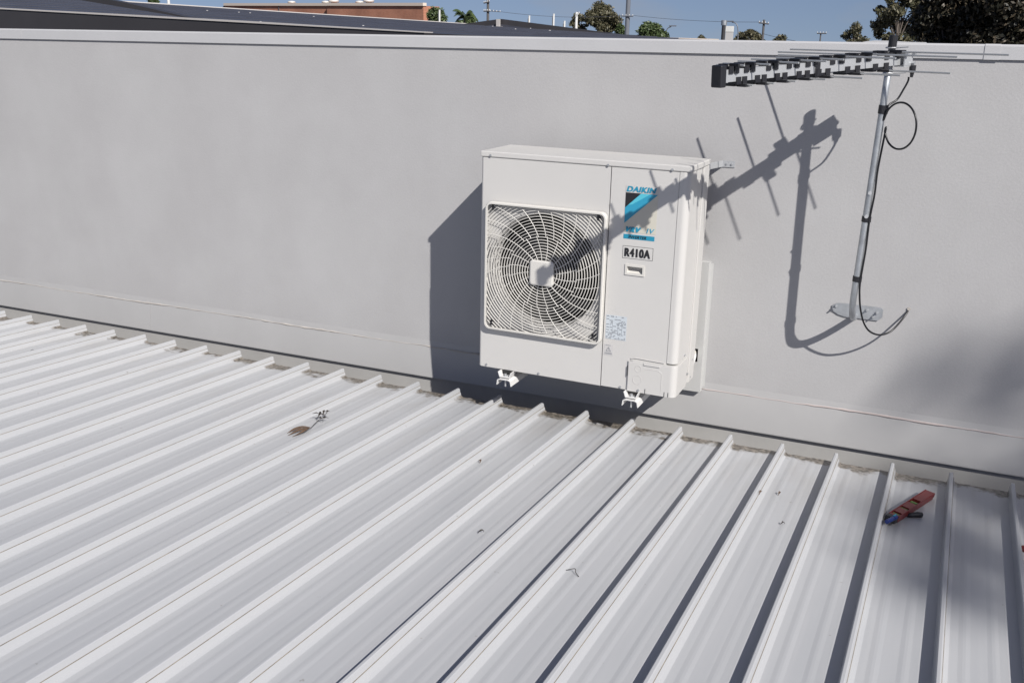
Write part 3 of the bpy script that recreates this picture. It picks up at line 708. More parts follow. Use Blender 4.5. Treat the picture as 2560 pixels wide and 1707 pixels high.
# (place along the boom, reach to the left, reach to the right, side of the boom)
els = [(1.012, 0.455, 0.455, 1), (0.935, 0.405, 0.290, -1), (0.815, 0.370, 0.370, 1), (0.745, 0.30, 0.205, -1), (0.643, 0.240, 0.240, 1), (0.560, 0.20, 0.17, -1), (0.490, 0.135, 0.135, 1), (0.439, 0.103, 0.103, -1), (0.378, 0.160, 0.142, 1), (0.312, 0.080, 0.070, -1), (0.260, 0.125, 0.115, 1), (0.200, 0.065, 0.065, -1), (0.138, 0.090, 0.090, 1), (0.098, 0.055, 0.055, -1), (0.056, 0.050, 0.050, 1)]
for t, hl, hr, s_ in els:
    k_ = 0.75 + 0.35*t; dt = 0.013 + 0.026*t; ll = 0.0105 + 0.0045*t
    obox(bm := BM(), ap(t+0.45*dt, 0.022*k_, s_*0.0325), BD, BE, BU, 0.014*k_, 0.022*k_, 0.0045)
    obox(bm, ap(t-0.45*dt, -0.022*k_, s_*0.0310), BD, BE, BU, 0.014*k_, 0.022*k_, 0.0045)
    for d_ in (dt, -dt):
        for e_ in (0.0152, -0.0152): obox(bm, ap(t+d_, e_, s_*0.0175), BD, BE, BU, ll, 0.0021, 0.0118)
    obox(bm, ap(t, 0, s_*0.0240), BD, BE, BU, dt+ll-0.001, 0.0130, 0.0042)
    obj('insulator', bm, 'black_plastic', ant)
    bm = BM(); tube(bm, [ap(t-0.010, 0.0, s_*0.0300), ap(t-0.010, 0.0, s_*0.0300) - RODX*hl], 0.0032, 8); obj('element_rod', bm, 'bright_rod', ant)
    bm = BM(); tube(bm, [ap(t+0.010, 0.0, s_*0.0310), ap(t+0.010, 0.0, s_*0.0310) + RODX*hr], 0.0032, 8); obj('element_rod', bm, 'bright_rod', ant)
bm = BM(); obox(bm, ap(0.525, 0, 0), BD, BE, BU, 0.013, 0.0160, 0.034); obj('spacer', bm, 'black_plastic', ant)
# mast clamp
bm = BM(); obox(bm, ap(1.100, 0.030, 0.000), BD, BE, BU, 0.028, 0.0022, 0.021); obox(bm, ap(1.100, 0.012, 0.0235), BD, BE, BU, 0.028, 0.020, 0.0020); obox(bm, ap(1.100, 0.012, -0.0235), BD, BE, BU, 0.030, 0.020, 0.0020)
cl = obj('mast_clamp', bm, 'aluminium', ant)
mc = on_mast(1.405)
for dz in (-0.046, 0.046):
    bm = BM(); pts = [ap(1.085, 0.034, dz)]
    for a in range(0, 181, 20):
        pts.append(mc + Vector((0, 0, dz)) + (BE*math.cos(R(a)) - BD*math.sin(R(a)))*0.0195)
    pts.append(ap(1.085, -0.020, dz)); tube(bm, pts, 0.003, 6); obj('u_bolt', bm, 'zinc', cl)
for t_, u_ in ((1.075, 0.018), (1.125, -0.014), (1.125, 0.020)):
    bm = BM(); disc(bm, ap(t_, 0.0325, u_), BE, 0.007, 0.012, 6); obj('nut', bm, 'zinc', cl)
bm = BM(); tube(bm, [ap(1.128, 0.036, -0.022), ap(1.128, 0.036, -0.048)], [0.0125, 0.0115], 12); tube(bm, [ap(1.128, 0.036, -0.0485), ap(1.126, 0.036, -0.066)], [0.008, 0.005], 10); so = obj('cable_socket', bm, 'black_plastic', ant)

# ------------------------------------------------------------------ things lying on the roof
def roof_z(y, h=0.0): return ZPAN + SLOPE*(y-YE) + h
la, lb_ = Vector((1.9887, -0.4788)), Vector((1.8707, -0.8366))
ldir = (lb_-la).normalized(); lang = math.atan2(ldir.y, ldir.x)
lev = thing('spirit_level', 'short red spirit level lying in a pan of the white roof', 'spirit level', (la.x, la.y, roof_z(la.y, 0.0045)), (0, 0, lang))
lev.rotation_euler = (R(-6), R(-4.5), lang)
LL = 0.39
LW = 0.68
bm = BM()
# body with three windows: rails plus blocks
prism(bm, [(0.0, -0.026), (0.012, -0.029), (LL-0.03, -0.029), (LL-0.03, 0.029), (0.012, 0.029), (0.0, 0.022)], 'z', 0.0, 0.006)
for a, b in ((0.0, 0.135), (0.185, 0.245), (0.268, 0.318), (0.344, LL-0.03)): box(bm, a, b, -0.0225, 0.0225, 0.006, 0.0225)
box(bm, 0.0, LL-0.03, -0.029, -0.0228, 0.006, 0.024, 0.0015, 1); box(bm, 0.0, LL-0.03, 0.0228, 0.029, 0.006, 0.024, 0.0015, 1)
obj('body', bm, 'level_red', lev)
for a, b in ((0.137, 0.183), (0.247, 0.266), (0.320, 0.342)):
    bm = BM(); box(bm, a, b, -0.022, 0.022, 0.006, 0.012); w_ = obj('window', bm, 'level_green', lev)
    bm = BM(); tube(bm, [((a+b)/2, -0.019, 0.0145), ((a+b)/2, 0.019, 0.0145)], 0.0055, 10); obj('vial', bm, 'level_green', w_)
bm = BM(); box(bm, LL-0.03, LL, -0.029, 0.029, 0.0, 0.024, 0.004, 2); obj('end_cap', bm, 'black_plastic', lev)
sd = thing('screwdriver', 'dark screwdriver half hidden under the red spirit level', 'screwdriver', (1.9645, -0.7109, roof_z(-0.7109, 0.012)), (0, 0, R(205)))
bm = BM(); tube(bm, [(-0.012, 0, 0), (-0.009, 0, 0.001), (0.008, 0, 0.002), (0.03, 0, 0), (0.05, 0, 0)], [0.005, 0.010, 0.011, 0.009, 0.006], 10); obj('handle', bm, 'black_plastic', sd, True)
bm = BM(); tube(bm, [(0.05, 0, 0), (0.075, 0, 0)], 0.003, 8); obj('shaft', bm, 'zinc', sd)
pen = thing('marker_pen', 'blue marker pen lying at the near end of the spirit level', 'pen', (1.8707, -0.8821, roof_z(-0.8821, 0.040)), (0, R(8), R(72)))
bm = BM(); tube(bm, [(-0.02, 0, 0), (0.028, 0, 0)], 0.008, 10); obj('barrel', bm, 'pen_blue', pen)
bm = BM(); tube(bm, [(0.029, 0, 0), (0.055, 0, 0)], 0.0088, 10); cp_ = obj('cap', bm, 'pen_blue', pen)
bm = BM(); box(bm, 0.03, 0.052, -0.0025, 0.0025, 0.0085, 0.0115); obj('clip', bm, 'print_blue', cp_)
bm = BM(); tube(bm, [(-0.030, 0, 0), (-0.0205, 0, 0)], 0.0078, 10); obj('end_plug', bm, 'pen_blue', pen)
rt_ = thing('red_handled_tool', 'red handle tip of a tool at the right edge of the roof', 'tool', (2.3127, -0.8434, roof_z(-0.8434, 0.012)), (0, 0, R(-10)))
bm = BM(); tube(bm, [(-0.016, 0, 0), (-0.010, 0, 0.0), (0.05, 0, 0), (0.085, 0, 0)], [0.008, 0.0125, 0.011, 0.007], 10); obj('handle', bm, 'level_red', rt_, True)
bm = BM(); tube(bm, [(0.0855, 0, 0), (0.16, 0, 0)], 0.003, 8); obj('shaft', bm, 'zinc', rt_)

def leaf_strip(bm, pts, wmax, curl=0.2):
    pts = [Vector(p) for p in pts]; n = len(pts); rows = []
    for i, p in enumerate(pts):
        d = (pts[min(i+1, n-1)]-pts[max(i-1, 0)]).normalized(); s = d.cross(Vector((0, 0, 1))).normalized()
        wq = wmax*math.sin(math.pi*min(0.97, max(0.06, i/(n-1))))
        rows.append([bm.verts.new(p + s*wq + Vector((0, 0, wq*curl))), bm.verts.new(p), bm.verts.new(p - s*wq + Vector((0, 0, wq*curl)))])
    for a, b in zip(rows, rows[1:]):
        for j in range(2): bm.faces.new((a[j], a[j+1], b[j+1], b[j]))
tw = thing('dead_twig', 'dead twig with shrivelled brown leaves and dark seed cluster on the roof', 'twig', (-0.5323, -1.001, roof_z(-1.001, 0.004)))
bm = BM(); tube(bm, spline([(0.015, -0.035, 0.008), (0.008, 0.01, 0.014), (0.0, 0.055, 0.016), (0.002, 0.09, 0.018)], 5), [0.0014]*15+[0.0011], 5); obj('stem', bm, 'dry_dark', tw)
for pts, wq in (([(0.012, -0.03, 0.009), (-0.008, -0.055, 0.014), (-0.030, -0.09, 0.012), (-0.046, -0.125, 0.004)], 0.011), ([(0.012, -0.03, 0.009), (0.002, -0.06, 0.010), (-0.012, -0.10, 0.010), (-0.030, -0.145, 0.003)], 0.010), ([(0.015, -0.035, 0.008), (0.02, -0.065, 0.015), (0.018, -0.10, 0.012), (-0.005, -0.150, 0.003)], 0.009)):
    bm = BM(); leaf_strip(bm, spline(pts, 3), wq, 0.5); obj('leaf', bm, 'dry_leaf', tw)
q = random.Random(11)
for i in range(13):
    a = Vector((q.uniform(-0.022, 0.022), 0.055+q.uniform(0, 0.055), 0.016+q.uniform(-0.008, 0.014)))
    d = Vector((q.uniform(-1, 1), q.uniform(-0.4, 1), q.uniform(-0.3, 0.7))).normalized()*q.uniform(0.018, 0.04)
    bm = BM(); leaf_strip(bm, [a, a+d*0.5+Vector((0, 0, 0.004)), a+d], 0.006, 0.5); obj('seed_husk', bm, 'dry_dark', tw)
bits = [(0.30, -1.02, 'small curled leaf on the roof below the fan end of unit'), (0.6, -1.62, 'tiny dark curled leaf on a rib in the lower middle of the roof'), (0.98, -1.74, 'thin dark bent stalk lying on the lower middle of the roof'), (1.46, -0.75, 'grey curled leaf fragment in a pan left of the spirit level'), (1.40, -0.83, 'second grey leaf fragment just below the first, left of spirit level'), (1.52, -1.03, 'dark scrap of leaf nearest the camera of three left of spirit level'), (-2.55, -0.75, 'thin dark twig on the far left of the roof')]
leafspots = []
for k_, (x, y, lab) in enumerate(bits):
    q = random.Random(k_)
    bm = BM(); a = q.uniform(0, 6.28); ln = 0.011 if k_ not in (2, 6) else 0.022
    d = Vector((math.cos(a), math.sin(a), 0))*ln
    if k_ in (2, 6): tube(bm, spline([-d, Vector((0.008, 0.006, 0.012)), d*0.7 + Vector((0, 0, 0.006)), d+Vector((0.01, -0.012, 0.002))], 5), 0.0012, 5)
    else: leaf_strip(bm, spline([-d, -d*0.3+Vector((0, 0, 0.008)), d*0.4+Vector((0.003, 0.003, 0.008)), d], 3), 0.004, 0.9)
    o = obj('fallen_twig' if k_ in (2, 6) else 'fallen_leaf', bm, 'dry_dark' if k_ in (1, 2, 5, 6) else 'dry_leaf')
    xr = ((x - (X17-0.027)) % PITCH); hz = np.interp(xr, [-0.0065, 0.0, 0.012, 0.0215, 0.040, 0.23], [0, RIBH, RIBH, 0.022, 0, 0])
    o.location = (x, y, roof_z(y, 0.003+float(hz)))
    tag(o, lab, 'twig' if k_ in (2, 6) else 'leaf')
for ch in lev.children:                                  # the level is slimmer than drawn above
    ch.scale = (1, LW, 1)

# ------------------------------------------------------------------ ground and background
GZ = -4.6
bm = BM(); vq = [bm.verts.new(q) for q in ((-3000, -600, GZ), (3000, -600, GZ), (3000, 4000, GZ), (-3000, 4000, GZ))]; bm.faces.new(vq)
structure(obj('ground', bm, 'asphalt'))

def quadmesh(bm, A, B, thick=0.0):
    """strip between two polylines of equal length"""
    a = [bm.verts.new(p) for p in A]; b = [bm.verts.new(p) for p in B]
    for i in range(len(a)-1): bm.faces.new((a[i], a[i+1], b[i+1], b[i]))
nb = thing('neighbouring_building', 'charcoal metal roofed building close behind the parapet wall', 'building')
# near raked fascia
bm = BM(); prism(bm, [(-8.2, 0.2), (-0.6, 0.2), (-0.6, 1.440), (-1.90, 1.487), (-6.38, 1.640), (-8.2, 1.705)], 'y', 2.5, 2.62); obj('fascia', bm, 'charcoal_steel', nb)
bm = BM(); prism(bm, [(-8.2, 1.7055), (-8.2, 1.716), (-6.38, 1.652), (-3.79, 1.566), (-1.90, 1.494), (-1.90, 1.4875), (-6.38, 1.6405)], 'y', 2.49, 2.63); obj('fascia_capping', bm, 'light_edge', nb)
# eave board above it on the far left
bm = BM(); prism(bm, [(-8.5, 1.93), (-7.05, 1.85), (-5.6, 1.675), (-4.75, 1.575), (-5.6, 1.72), (-6.6, 1.86), (-8.5, 2.1)], 'y', 3.3, 3.42); obj('eave_board', bm, 'charcoal_steel', nb)
# big roof plane made of sheets running down to the right
P0, P1 = Vector((-24.8, 2.0, 2.62)), Vector((-13.89, 30.0, 1.81)); Q0, Q1 = Vector((-9.5, 2.9, 1.40)), Vector((-1.5, 16.0, 1.38))
NS = 16
for i in range(NS):
    t0, t1 = i/NS, (i+1)/NS
    a, b = P0.lerp(Q0, t0), P1.lerp(Q1, t0); c, d = P1.lerp(Q1, t1), P0.lerp(Q0, t1)
    bm = BM(); lift = Vector((0, 0, 0.018))
    quadmesh(bm, [a, b], [d+lift, c+lift]); quadmesh(bm, [d+lift, c+lift], [d, c])
    obj('roof_sheet', bm, 'charcoal_roof', nb)
bm = BM(); tube(bm, [P0.lerp(P1, 0.35)+Vector((0, 0, 0.01)), P1+Vector((0, 0, 0.01))], 0.028, 6); obj('barge_flashing', bm, 'light_edge', nb)
q = random.Random(4)
for i in range(11):
    u_, v_ = q.uniform(0.45, 0.98), q.choice((0.35, 0.36, 0.55, 0.56, 0.72, 0.2))
    p = P0.lerp(Q0, v_).lerp(P1.lerp(Q1, v_), u_); bm = BM(); disc(bm, p+Vector((0, 0, 0.0)), (0, 0, 1), 0.022, 0.030, 6); obj('roof_screw', bm, 'sticker_grey', nb)
# second, gabled roof end further right
bm = BM(); prism(bm, [(-12.9, 1.78), (-11.32, 1.975), (-6.4, 1.470), (-6.4, 1.0), (-12.9, 1.0)], 'y', 24.0, 24.15); obj('gable_fascia', bm, 'charcoal_steel', nb)
bm = BM(); prism(bm, [(-12.9, 1.64), (-11.32, 1.825), (-6.6, 1.34), (-6.6, 1.0), (-12.9, 1.0)], 'y', 23.9, 23.99); obj('gable_board', bm, 'charcoal_roof', nb)
bm = BM(); box(bm, -11.36, -11.26, 23.80, 23.89, 1.76, 1.965); box(bm, -11.40, -11.18, 23.78, 23.89, 1.74, 1.7595); obj('ridge_flashing', bm, 'light_edge', nb)
bm = BM(); box(bm, -30, -8.3, 3.7, 34, GZ, 1.25); obj('walls', bm, 'charcoal_steel', nb)
# a pale roof just showing beyond the parapet
pr_ = thing('cream_roofed_shed', 'low shed with cream roof edge showing just above the parapet', 'shed')
bm = BM(); prism(bm, [(-18.6, 1.1), (-15.0, 1.1), (-15.0, 1.545), (-18.3, 1.600)], 'y', 60, 68); obj('roof', bm, 'cream_edge', pr_)
bm = BM(); box(bm, -18.4, -15.1, 60.2, 67.8, GZ, 1.095); obj('walls', bm, 'sticker_grey', pr_)

# brick building
bk = thing('brick_building', 'red brick flat roofed building with pale coping and roof vents', 'building', (-85.14, 100.0, 0), (0, 0, math.atan2(-12.0, 35.4)))
BL = math.hypot(12.0, 35.4)
def cut(name, x0, x1, y0, y1, z0, z1, m, par): 
    bm = BM(); box(bm, x0, x1, y0, y1, z0, z1); return obj(name, bm, m, par)
zt0, zt1 = 4.63, 4.29
def zt(x): return zt0 + (zt1-zt0)*x/BL
xs = 0.575*BL
bm = BM(); prism(bm, [(0, GZ), (xs, GZ), (xs, zt(xs)), (0, zt(0))], 'y', 0.5, 2.2); obj('wall', bm, 'far_brick', bk)
bm = BM(); prism(bm, [(xs+0.02, GZ), (BL, GZ), (BL, zt(BL)), (xs+0.02, zt(xs))], 'y', 0.0, 2.2); obj('wall', bm, 'far_brick', bk)
bm = BM(); prism(bm, [(-0.1, zt(0)+0.002), (xs, zt(xs)+0.002), (xs, zt(xs)+0.30), (-0.1, zt(0)+0.30)], 'y', 0.35, 0.8); obj('coping', bm, 'cream_edge', bk)
bm = BM(); prism(bm, [(xs+0.02, zt(xs)+0.002), (BL+0.1, zt(BL)+0.002), (BL+0.1, zt(BL)+0.30), (xs+0.02, zt(xs)+0.30)], 'y', -0.15, 0.34); obj('coping', bm, 'cream_edge', bk)
bm = BM(); box(bm, BL*0.31, BL*0.31+0.12, 0.42, 0.5, GZ, zt(12)-0.01); obj('downpipe', bm, 'pole_timber', bk)
bm = BM(); prism(bm, [(-1.7, 3.9), (-0.12, 4.85), (-0.12, 3.9)], 'y', 0.6, 8); obj('side_roof', bm, 'charcoal_steel', bk)
inv = bk.rotation_euler.to_matrix().inverted()
for x, z, s_ in ((-72.84, 4.83, 0.9), (-65.93, 4.84, 0.9), (-64.37, 4.97, 1.15), (-59.55, 4.85, 0.9), (-57.9, 4.97, 1.15)):
    l0 = inv @ (Vector((x, 96.0, 0)) - Vector((-85.14, 100.0, 0)))
    bm = BM(); zb = zt(l0.x)
    tube(bm, [(l0.x, 1.4, zb-0.1), (l0.x, 1.4, zb+0.33*s_)], 0.26*s_, 12)
    tube(bm, [(l0.x, 1.4, zb+h*s_) for h in (0.33, 0.36, 0.48, 0.60, 0.66)], [0.30*s_, 0.48*s_, 0.55*s_, 0.42*s_, 0.12*s_], 12)
    obj('roof_vent', bm, 'vent_metal', bk, True)

# poles, posts, wires
def pole(name, label, cat, x, y, z1, r, m, arms=(), r2=None, group=None):
    t = thing(name, label, cat, (x, y, GZ), group=group)
    bm = BM(); tube(bm, [(0, 0, 0), (0, 0, z1-GZ)], [r*1.25, r2 or r], 10); obj('shaft', bm, m, t)
    for (dx0, dz0, dx1, dz1, th) in arms:
        bm = BM(); tube(bm, [(dx0, -r-th, dz0-GZ), (dx1, -r-th, dz1-GZ)], th, 6); a = obj('crossarm', bm, m, t)
        for q_ in (0.04, 0.35, 0.65, 0.96):
            bm = BM(); tube(bm, [(dx0+(dx1-dx0)*q_, -r-th, dz0+(dz1-dz0)*q_-GZ+th), (dx0+(dx1-dx0)*q_, -r-th, dz0+(dz1-dz0)*q_-GZ+th+0.16)], 0.05, 6); obj('isolator_pin', bm, 'pole_white', a)
    return t
pole('power_pole', 'timber power pole with two short crossarms behind the palm tree', 'power pole', -57.97, 120, 7.6, 0.16, 'pole_timber', [(-0.50, 5.64, 0.32, 5.78, 0.09), (-0.5, 4.63, 0.36, 4.63, 0.09), (0.36, 4.63, 1.9, 4.55, 0.035)])
pole('power_pole', 'tall steel pole with one crossarm right of the gum tree', 'power pole', -45.3, 140, 9.5, 0.30, 'pole_steel', [(-0.72, 4.57, 0.95, 4.56, 0.10)])
pole('power_pole', 'timber pole forming a cross shape on the skyline', 'power pole', -23.9, 130, 4.04, 0.14, 'pole_timber', [(-0.60, 3.66, 0.66, 3.52, 0.09)])
pole('power_pole', 'small T shaped pole top above the parapet left of the antenna', 'power pole', -19.56, 150, 2.63, 0.10, 'pole_timber', [(-0.52, 2.62, 0.80, 2.62, 0.09)])
pole('concrete_pole', 'pale concrete pole standing in front of the gum tree', 'pole', -37.9, 100, 4.09, 0.14, 'pole_white', [(-0.02, 3.55, 0.35, 3.95, 0.03)])
for x, z, lab in ((-32.8, 3.19, 'tall white vent post beside the palm tree'), (-26.0, 2.84, 'short white vent post above the gabled roof, leftmost of three'), (-24.24, 2.97, 'taller white vent post above the gabled roof, middle of three'), (-23.46, 2.53, 'small white vent post above the gabled roof, rightmost of three')):
    t = thing('vent_post', lab, 'vent pipe', (x, 60, GZ), group='white vent posts on the skyline')
    bm = BM(); tube(bm, [(0, 0, 0), (0, 0, z-GZ-0.03)], 0.062, 10); obj('pipe', bm, 'pole_white', t)
    bm = BM(); tube(bm, [(0, 0, z-GZ-0.05), (0, 0, z-GZ)], 0.07, 10); obj('collar', bm, 'pole_white', t)
    bm = BM(); box(bm, -0.10, -0.063, -0.02, 0.02, 0, z-GZ-0.18); obj('stay', bm, 'pole_steel', t)
t = thing('white_mast', 'white mast above the dark roof near the top left', 'pole', (-102.7, 110, GZ)); bm = BM(); tube(bm, [(0, 0, 0), (0, 0, 11.2)], 0.2, 10); obj('shaft', bm, 'pole_white', t)
def lamp(x, y, zb, xh, zh, lab):
    t = thing('street_lamp', lab, 'street lamp', (x, y, GZ), group='street lamps on the skyline')
    bm = BM(); tube(bm, spline([(0, 0, 0), (0, 0, zb-GZ), ((xh-x)*0.8, 0, zh-GZ-0.05), (xh-x, 0, zh-GZ)], 6), [0.08]*12+[0.05]*7, 6); obj('column', bm, 'pole_steel', t)
    bm = BM(); box(bm, xh-x-0.55, xh-x+0.6, -0.16, 0.16, zh-GZ-0.06, zh-GZ+0.12); obj('lamp_head', bm, 'pole_steel', t)
lamp(-45.3, 160, 2.2, -44.2, 3.52, 'street lamp on a bent arm above the round green bush')
lamp(-33.6, 160, 3.0, -35.0, 4.3, 'distant street lamp on a long arm left of the cross shaped pole')
# flue and rooftop box
fl = thing('roof_flue', 'dark roof flue with a silver cowl beyond the parapet', 'flue', (-8.27, 40, GZ))
bm = BM(); tube(bm, [(0, 0, 0), (0, 0, 2.06-GZ)], 0.083, 14); obj('pipe', bm, 'charcoal_steel', fl)
bm = BM(); tube(bm, [(0, 0, 2.065-GZ), (0, 0, 2.09-GZ), (0, 0, 2.27-GZ), (0, 0, 2.285-GZ)], [0.09, 0.125, 0.125, 0.105], 16); obj('cowl', bm, 'galvanised', fl)
rb = thing('rooftop_cabinet', 'pale grey cabinet standing beside the roof flue', 'cabinet', (-8.06, 40.1, GZ))
bm = BM(); box(bm, -0.135, 0.135, 0, 0.3, 0, 1.80-GZ); obj('body', bm, 'sticker_grey', rb)
bm = BM(); box(bm, -0.14, 0.14, -0.01, 0.31, 1.815-GZ, 2.05-GZ); obj('lid', bm, 'pole_white', rb)
bm = BM(); box(bm, -0.13, 0.13, 0.01, 0.29, 1.80-GZ, 1.815-GZ); obj('seam', bm, 'charcoal_steel', rb)
def wirespan(label, a, b, sag):
    a, b = Vector(a), Vector(b); pts = [a.lerp(b, i/14) - Vector((0, 0, sag*4*(i/14)*(1-i/14))) for i in range(15)]
    bm = BM(); tube(bm, pts, 0.022, 4); o = obj('power_line', bm, 'wire'); tag(o, label, 'power line', 'power lines strung between the far poles')
wirespan('power line running right from the crossarm of the tall steel pole', (-44.4, 140, 4.66), (-24.3, 130, 3.75), 0.25)
wirespan('power line between the timber pole by the palm and steel pole', (-57.6, 120, 4.75), (-45.9, 140, 4.66), 0.5)
wirespan('power line falling right from the cross shaped pole', (-23.9, 129.8, 2.35), (-16.5, 110, 1.5), 0.05)

# ------------------------------------------------------------------ trees
def leaf_mesh(name, cl, per, size, seed, asp=2.2):
    g = np.random.default_rng(seed); V_ = []
    for (cx, cy, cz, rx, ry, rz) in cl:
        n = int(per*(rx*ry*rz)**(2/3)) + 12
        d = g.normal(size=(n, 3)); d /= np.linalg.norm(d, axis=1, keepdims=True)
        rad = g.random((n, 1))**0.45*(0.82+0.36*g.random((n, 1)))
        c = np.array([cx, cy, cz]) + d*rad*np.array([rx, ry, rz])
        a = g.normal(size=(n, 3)); a /= np.linalg.norm(a, axis=1, keepdims=True)
        b = np.cross(a, g.normal(size=(n, 3))); b /= np.linalg.norm(b, axis=1, keepdims=True)
        s = size*(0.55+0.9*g.random((n, 1)))
        V_.append(np.stack([c-a*s*asp*0.5, c+b*s*0.5, c+a*s*asp*0.5, c-b*s*0.5], 1).reshape(-1, 3))
    v = np.concatenate(V_); nq = len(v)//4
    me = bpy.data.meshes.new(name); me.vertices.add(len(v)); me.vertices.foreach_set('co', v.ravel())
    me.loops.add(nq*4); me.loops.foreach_set('vertex_index', np.arange(nq*4)); me.polygons.add(nq)
    me.polygons.foreach_set('loop_start', np.arange(0, nq*4, 4)); me.polygons.foreach_set('loop_total', np.full(nq, 4))
    me.update(calc_edges=True); me.validate(); return me
def tree(name, label, x, y, ztop, wid, base, m, seed, n=14, per=500, size=0.25, spread=0.30, dep=None, cat='tree', group=None, lean=0.0):
    """crown of clumps between z=base and ztop, width wid"""
    q = random.Random(seed); t = thing(name, label, cat, (x, y, GZ), group=group)
    H = ztop-base; cl = []; dep = dep or wid
    for i in range(n):
        f = (i+0.5)/n; zc = base + H*(0.12+0.78*f)
        env = math.sin(math.pi*min(0.93, 0.18+0.72*f))
        a = q.uniform(0, 6.28); rr_ = q.uniform(0.25, 1.0)*env
        r_ = wid*spread*q.uniform(0.55, 1.05)*0.62
        cl.append(((wid/2-r_*0.7)*rr_*math.cos(a)+lean*f, (dep/2-r_*0.7)*rr_*math.sin(a), zc-GZ, r_*q.uniform(0.9, 1.25), r_, min(r_*q.uniform(0.65, 0.95), H*0.4)))
    link('crown', leaf_mesh('crown', cl, per, size, seed), m, t)
    bm = BM(); tr = max(0.06, wid*0.03); zb = base+H*0.45-GZ
    tube(bm, spline([(0, 0, 0), (wid*0.02, 0, zb*0.5), (-wid*0.02, 0.05, zb), (lean*0.5, 0, zb+H*0.35)], 5), [tr*(1.3-1.1*i/15) for i in range(16)], 8); tk = obj('trunk', bm, 'bark', t, True)
    for c in cl[::2]:
        bm = BM(); s0 = Vector((0, 0, max(0.3, min(c[2]*0.72, zb)))); e0 = Vector(c[:3]); tube(bm, [s0, s0.lerp(e0, 0.5)+Vector((0, 0, H*0.05)), e0], [tr*0.5, tr*0.33, tr*0.12], 6); obj('branch', bm, 'bark', tk)
    return t
tree('gum_tree', 'gum tree with rounded open crown rising above the gabled roof', -52.6, 150, 6.6, 6.6, 2.2, 'leaf_gum', 21, 38, 400, 0.17, 0.25)
tree('gum_tree', 'smaller gum tree left of the tall gum, behind the concrete pole', -56.9, 151, 5.1, 4.2, 2.0, 'leaf_gum', 22, 20, 400, 0.16, 0.27)
tree('shrub_tree', 'small round tree at the foot of the tall steel pole', -49.6, 150, 3.65, 2.0, 1.2, 'leaf_green', 23, 8, 900, 0.18, 0.6)
tree('round_bush', 'round green bush beyond the shed, right of the steel pole', -38.7, 130, 3.15, 4.6, 0.9, 'leaf_green', 24, 20, 900, 0.18, 0.42)
tree('leafy_tree', 'dark leafy tree beside the brick building, left of the palm', -44.0, 80, 4.0, 2.2, 1.0, 'leaf_green', 25, 18, 900, 0.14, 0.45)
tree('leafy_tree', 'low green tree between the white vent post and palm', -66.3, 131, 4.0, 3.6, 1.0, 'leaf_green', 35, 12, 700, 0.22, 0.45)
tree('leafy_tree', 'dark tree top showing above the roof at the upper left', -143.2, 150, 8.2, 4.0, 3.0, 'leaf_green', 36, 12, 500, 0.3, 0.45)
tree('low_tree', 'low dark tree on the skyline right of the roof cabinet', -35.2, 170, 2.75, 2.4, 0.4, 'leaf_gum', 26, 8, 700, 0.22, 0.5, group='low trees on the skyline')
tree('low_tree', 'wide low tree just left of the cross shaped pole', -33.2, 172, 2.60, 3.4, 0.2, 'leaf_gum', 27, 12, 700, 0.22, 0.45, group='low trees on the skyline')
tree('low_tree', 'flat topped tree standing above the low trees by the cross pole', -33.3, 168, 3.05, 1.9, 2.2, 'leaf_gum', 28, 7, 900, 0.2, 0.6, group='low trees on the skyline')
tree('low_tree', 'low tree just right of the cross shaped pole', -33.6, 200, 2.15, 3.6, 0.0, 'leaf_gum', 29, 10, 600, 0.25, 0.45, group='low trees on the skyline')
tree('low_tree', 'small dark tree left of the roof flue on the skyline', -49.5, 200, 2.25, 2.4, 0.0, 'leaf_gum', 30, 8, 600, 0.25, 0.5, group='low trees on the skyline')
tree('she_oak', 'feathery dark tree right of the T shaped pole', -8.45, 90, 3.15, 2.4, 0.2, 'leaf_gum', 31, 22, 900, 0.11, 0.30)
tree('gum_tree', 'tall open gum tree directly behind the antenna mast', -3.4, 70, 5.2, 4.2, 0.2, 'leaf_gum', 32, 34, 800, 0.14, 0.25)
tree('big_tree', 'dense dark tree at the top right behind the antenna', 0.55, 42, 6.2, 3.4, 0.0, 'leaf_dark', 33, 44, 1500, 0.10, 0.40)
tree('big_tree', 'dense dark tree filling the top right corner', 2.75, 41, 6.8, 3.8, 0.0, 'leaf_dark', 34, 48, 1500, 0.10, 0.40)
tree('big_tree', 'brown green tree between and behind the two dense dark trees', 1.7, 47, 5.4, 3.4, 0.0, 'leaf_gum', 37, 30, 1300, 0.11, 0.42)
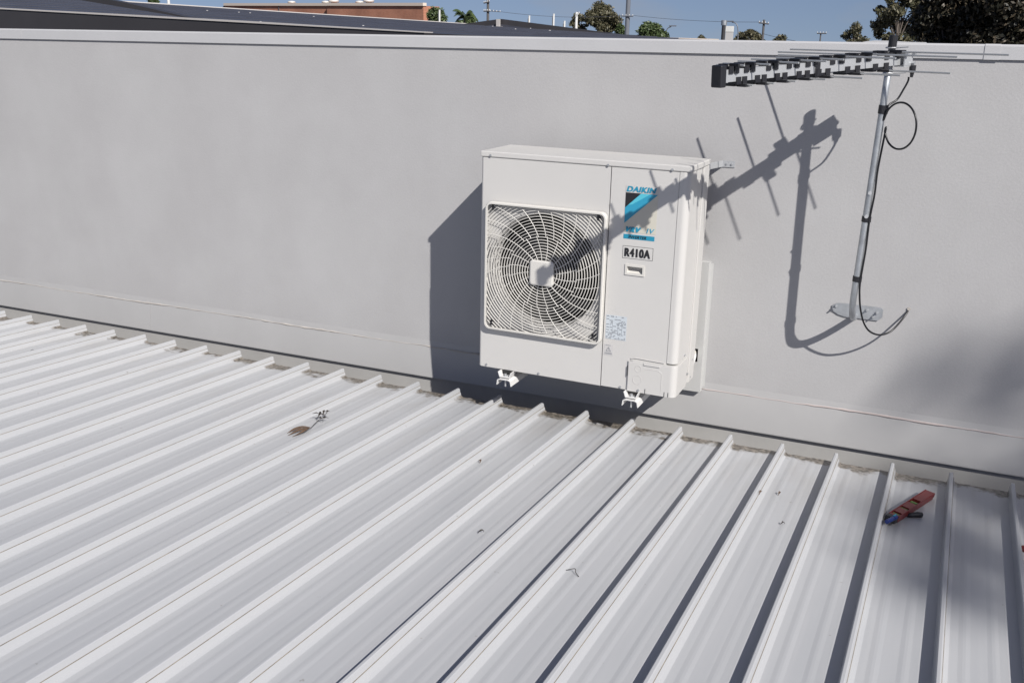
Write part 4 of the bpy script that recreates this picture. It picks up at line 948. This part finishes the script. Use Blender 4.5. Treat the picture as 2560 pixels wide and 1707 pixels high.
# palm
pm = thing('palm_tree', 'palm tree with arching fronds between white post and power pole', 'palm tree', (-61.4, 120, GZ))
bm = BM(); tube(bm, [(0, 0, 0), (0.05, 0, 4), (0, 0, 8.3)], [0.2, 0.16, 0.13], 8); obj('trunk', bm, 'bark', pm, True)
q = random.Random(6)
for i in range(17):
    a = 2*math.pi*i/17 + q.uniform(-0.2, 0.2); L_ = q.uniform(1.5, 2.0); lift = q.uniform(0.5, 1.7); bm = BM()
    hd = Vector((math.cos(a), math.sin(a), 0)); sd_ = Vector((-math.sin(a), math.cos(a), 0)); sp = []
    for j in range(12):
        f = j/11; sp.append(Vector((0, 0, 8.3)) + hd*L_*f*0.95 + Vector((0, 0, lift*f*2.0 - 2.3*f*f)))
    for j in range(11):
        for k_ in range(3):
            p = sp[j].lerp(sp[j+1], k_/3); ll = 0.62*math.sin(math.pi*min(0.95, 0.12+0.8*j/11))
            for s_ in (-1, 1):
                tip = p + sd_*s_*ll*0.7 + hd*0.12 + Vector((0, 0, -ll*0.6))
                v0 = bm.verts.new(p+hd*0.05); v1 = bm.verts.new(p-hd*0.05); v2 = bm.verts.new(tip); bm.faces.new((v0, v1, v2))
    tube(bm, sp, [0.035-0.002*j for j in range(12)], 4); obj('frond', bm, 'leaf_green', pm)

# tree beyond the right side of the roof: a bough of it shades the near corner
sh = thing('shade_tree', 'tall tree beyond the right edge of the roof shading its corner', 'tree', (22.0, -14.2, GZ))
cl = []; q = random.Random(43)
for (sx, sy, r_) in ((1.84, 0.22, 0.20), (2.10, 0.36, 0.24), (2.50, 0.05, 0.26), (2.95, 0.25, 0.30), (2.16, -1.16, 0.24), (2.16, -0.80, 0.28), (2.32, -0.36, 0.24), (2.65, -1.15, 0.24), (2.45, -0.50, 0.26), (2.80, -1.10, 0.30), (3.05, -0.35, 0.42), (3.5, -0.85, 0.5), (3.7, 0.0, 0.6), (4.4, -0.55, 0.8), (5.3, -0.2, 1.0), (5.2, -1.4, 0.9), (6.3, -0.8, 1.2), (7.4, -0.4, 1.2), (6.8, 0.6, 1.0)):
    tt = 26.0 + q.uniform(-0.6, 0.6)
    cl.append((sx - 0.12 + SUN.x*tt - 22.0, sy + SUN.y*tt + 14.2, -0.23 + SUN.z*tt - GZ, r_, r_, r_*0.9))
link('crown', leaf_mesh('crown', cl[4:], 560, 0.080, 43, 3.0), 'leaf_gum', sh)
link('crown', leaf_mesh('crown', cl[:4], 150, 0.080, 44, 3.0), 'leaf_gum', sh)
bm = BM(); tube(bm, spline([(0, 0, 0), (0.2, 0, 7), (0.0, 0.1, 14), (-0.3, 0.2, 20.5)], 6), [0.40-0.018*i for i in range(19)], 10); tk = obj('trunk', bm, 'bark', sh, True)
for c in cl:
    s0 = Vector((0, 0, 16.8)); e0 = Vector(c[:3]); bm = BM(); tube(bm, [s0, s0.lerp(e0, 0.5)+Vector((0, 0, 0.5)), e0], [0.06, 0.03, 0.008], 6); obj('branch', bm, 'bark', tk)
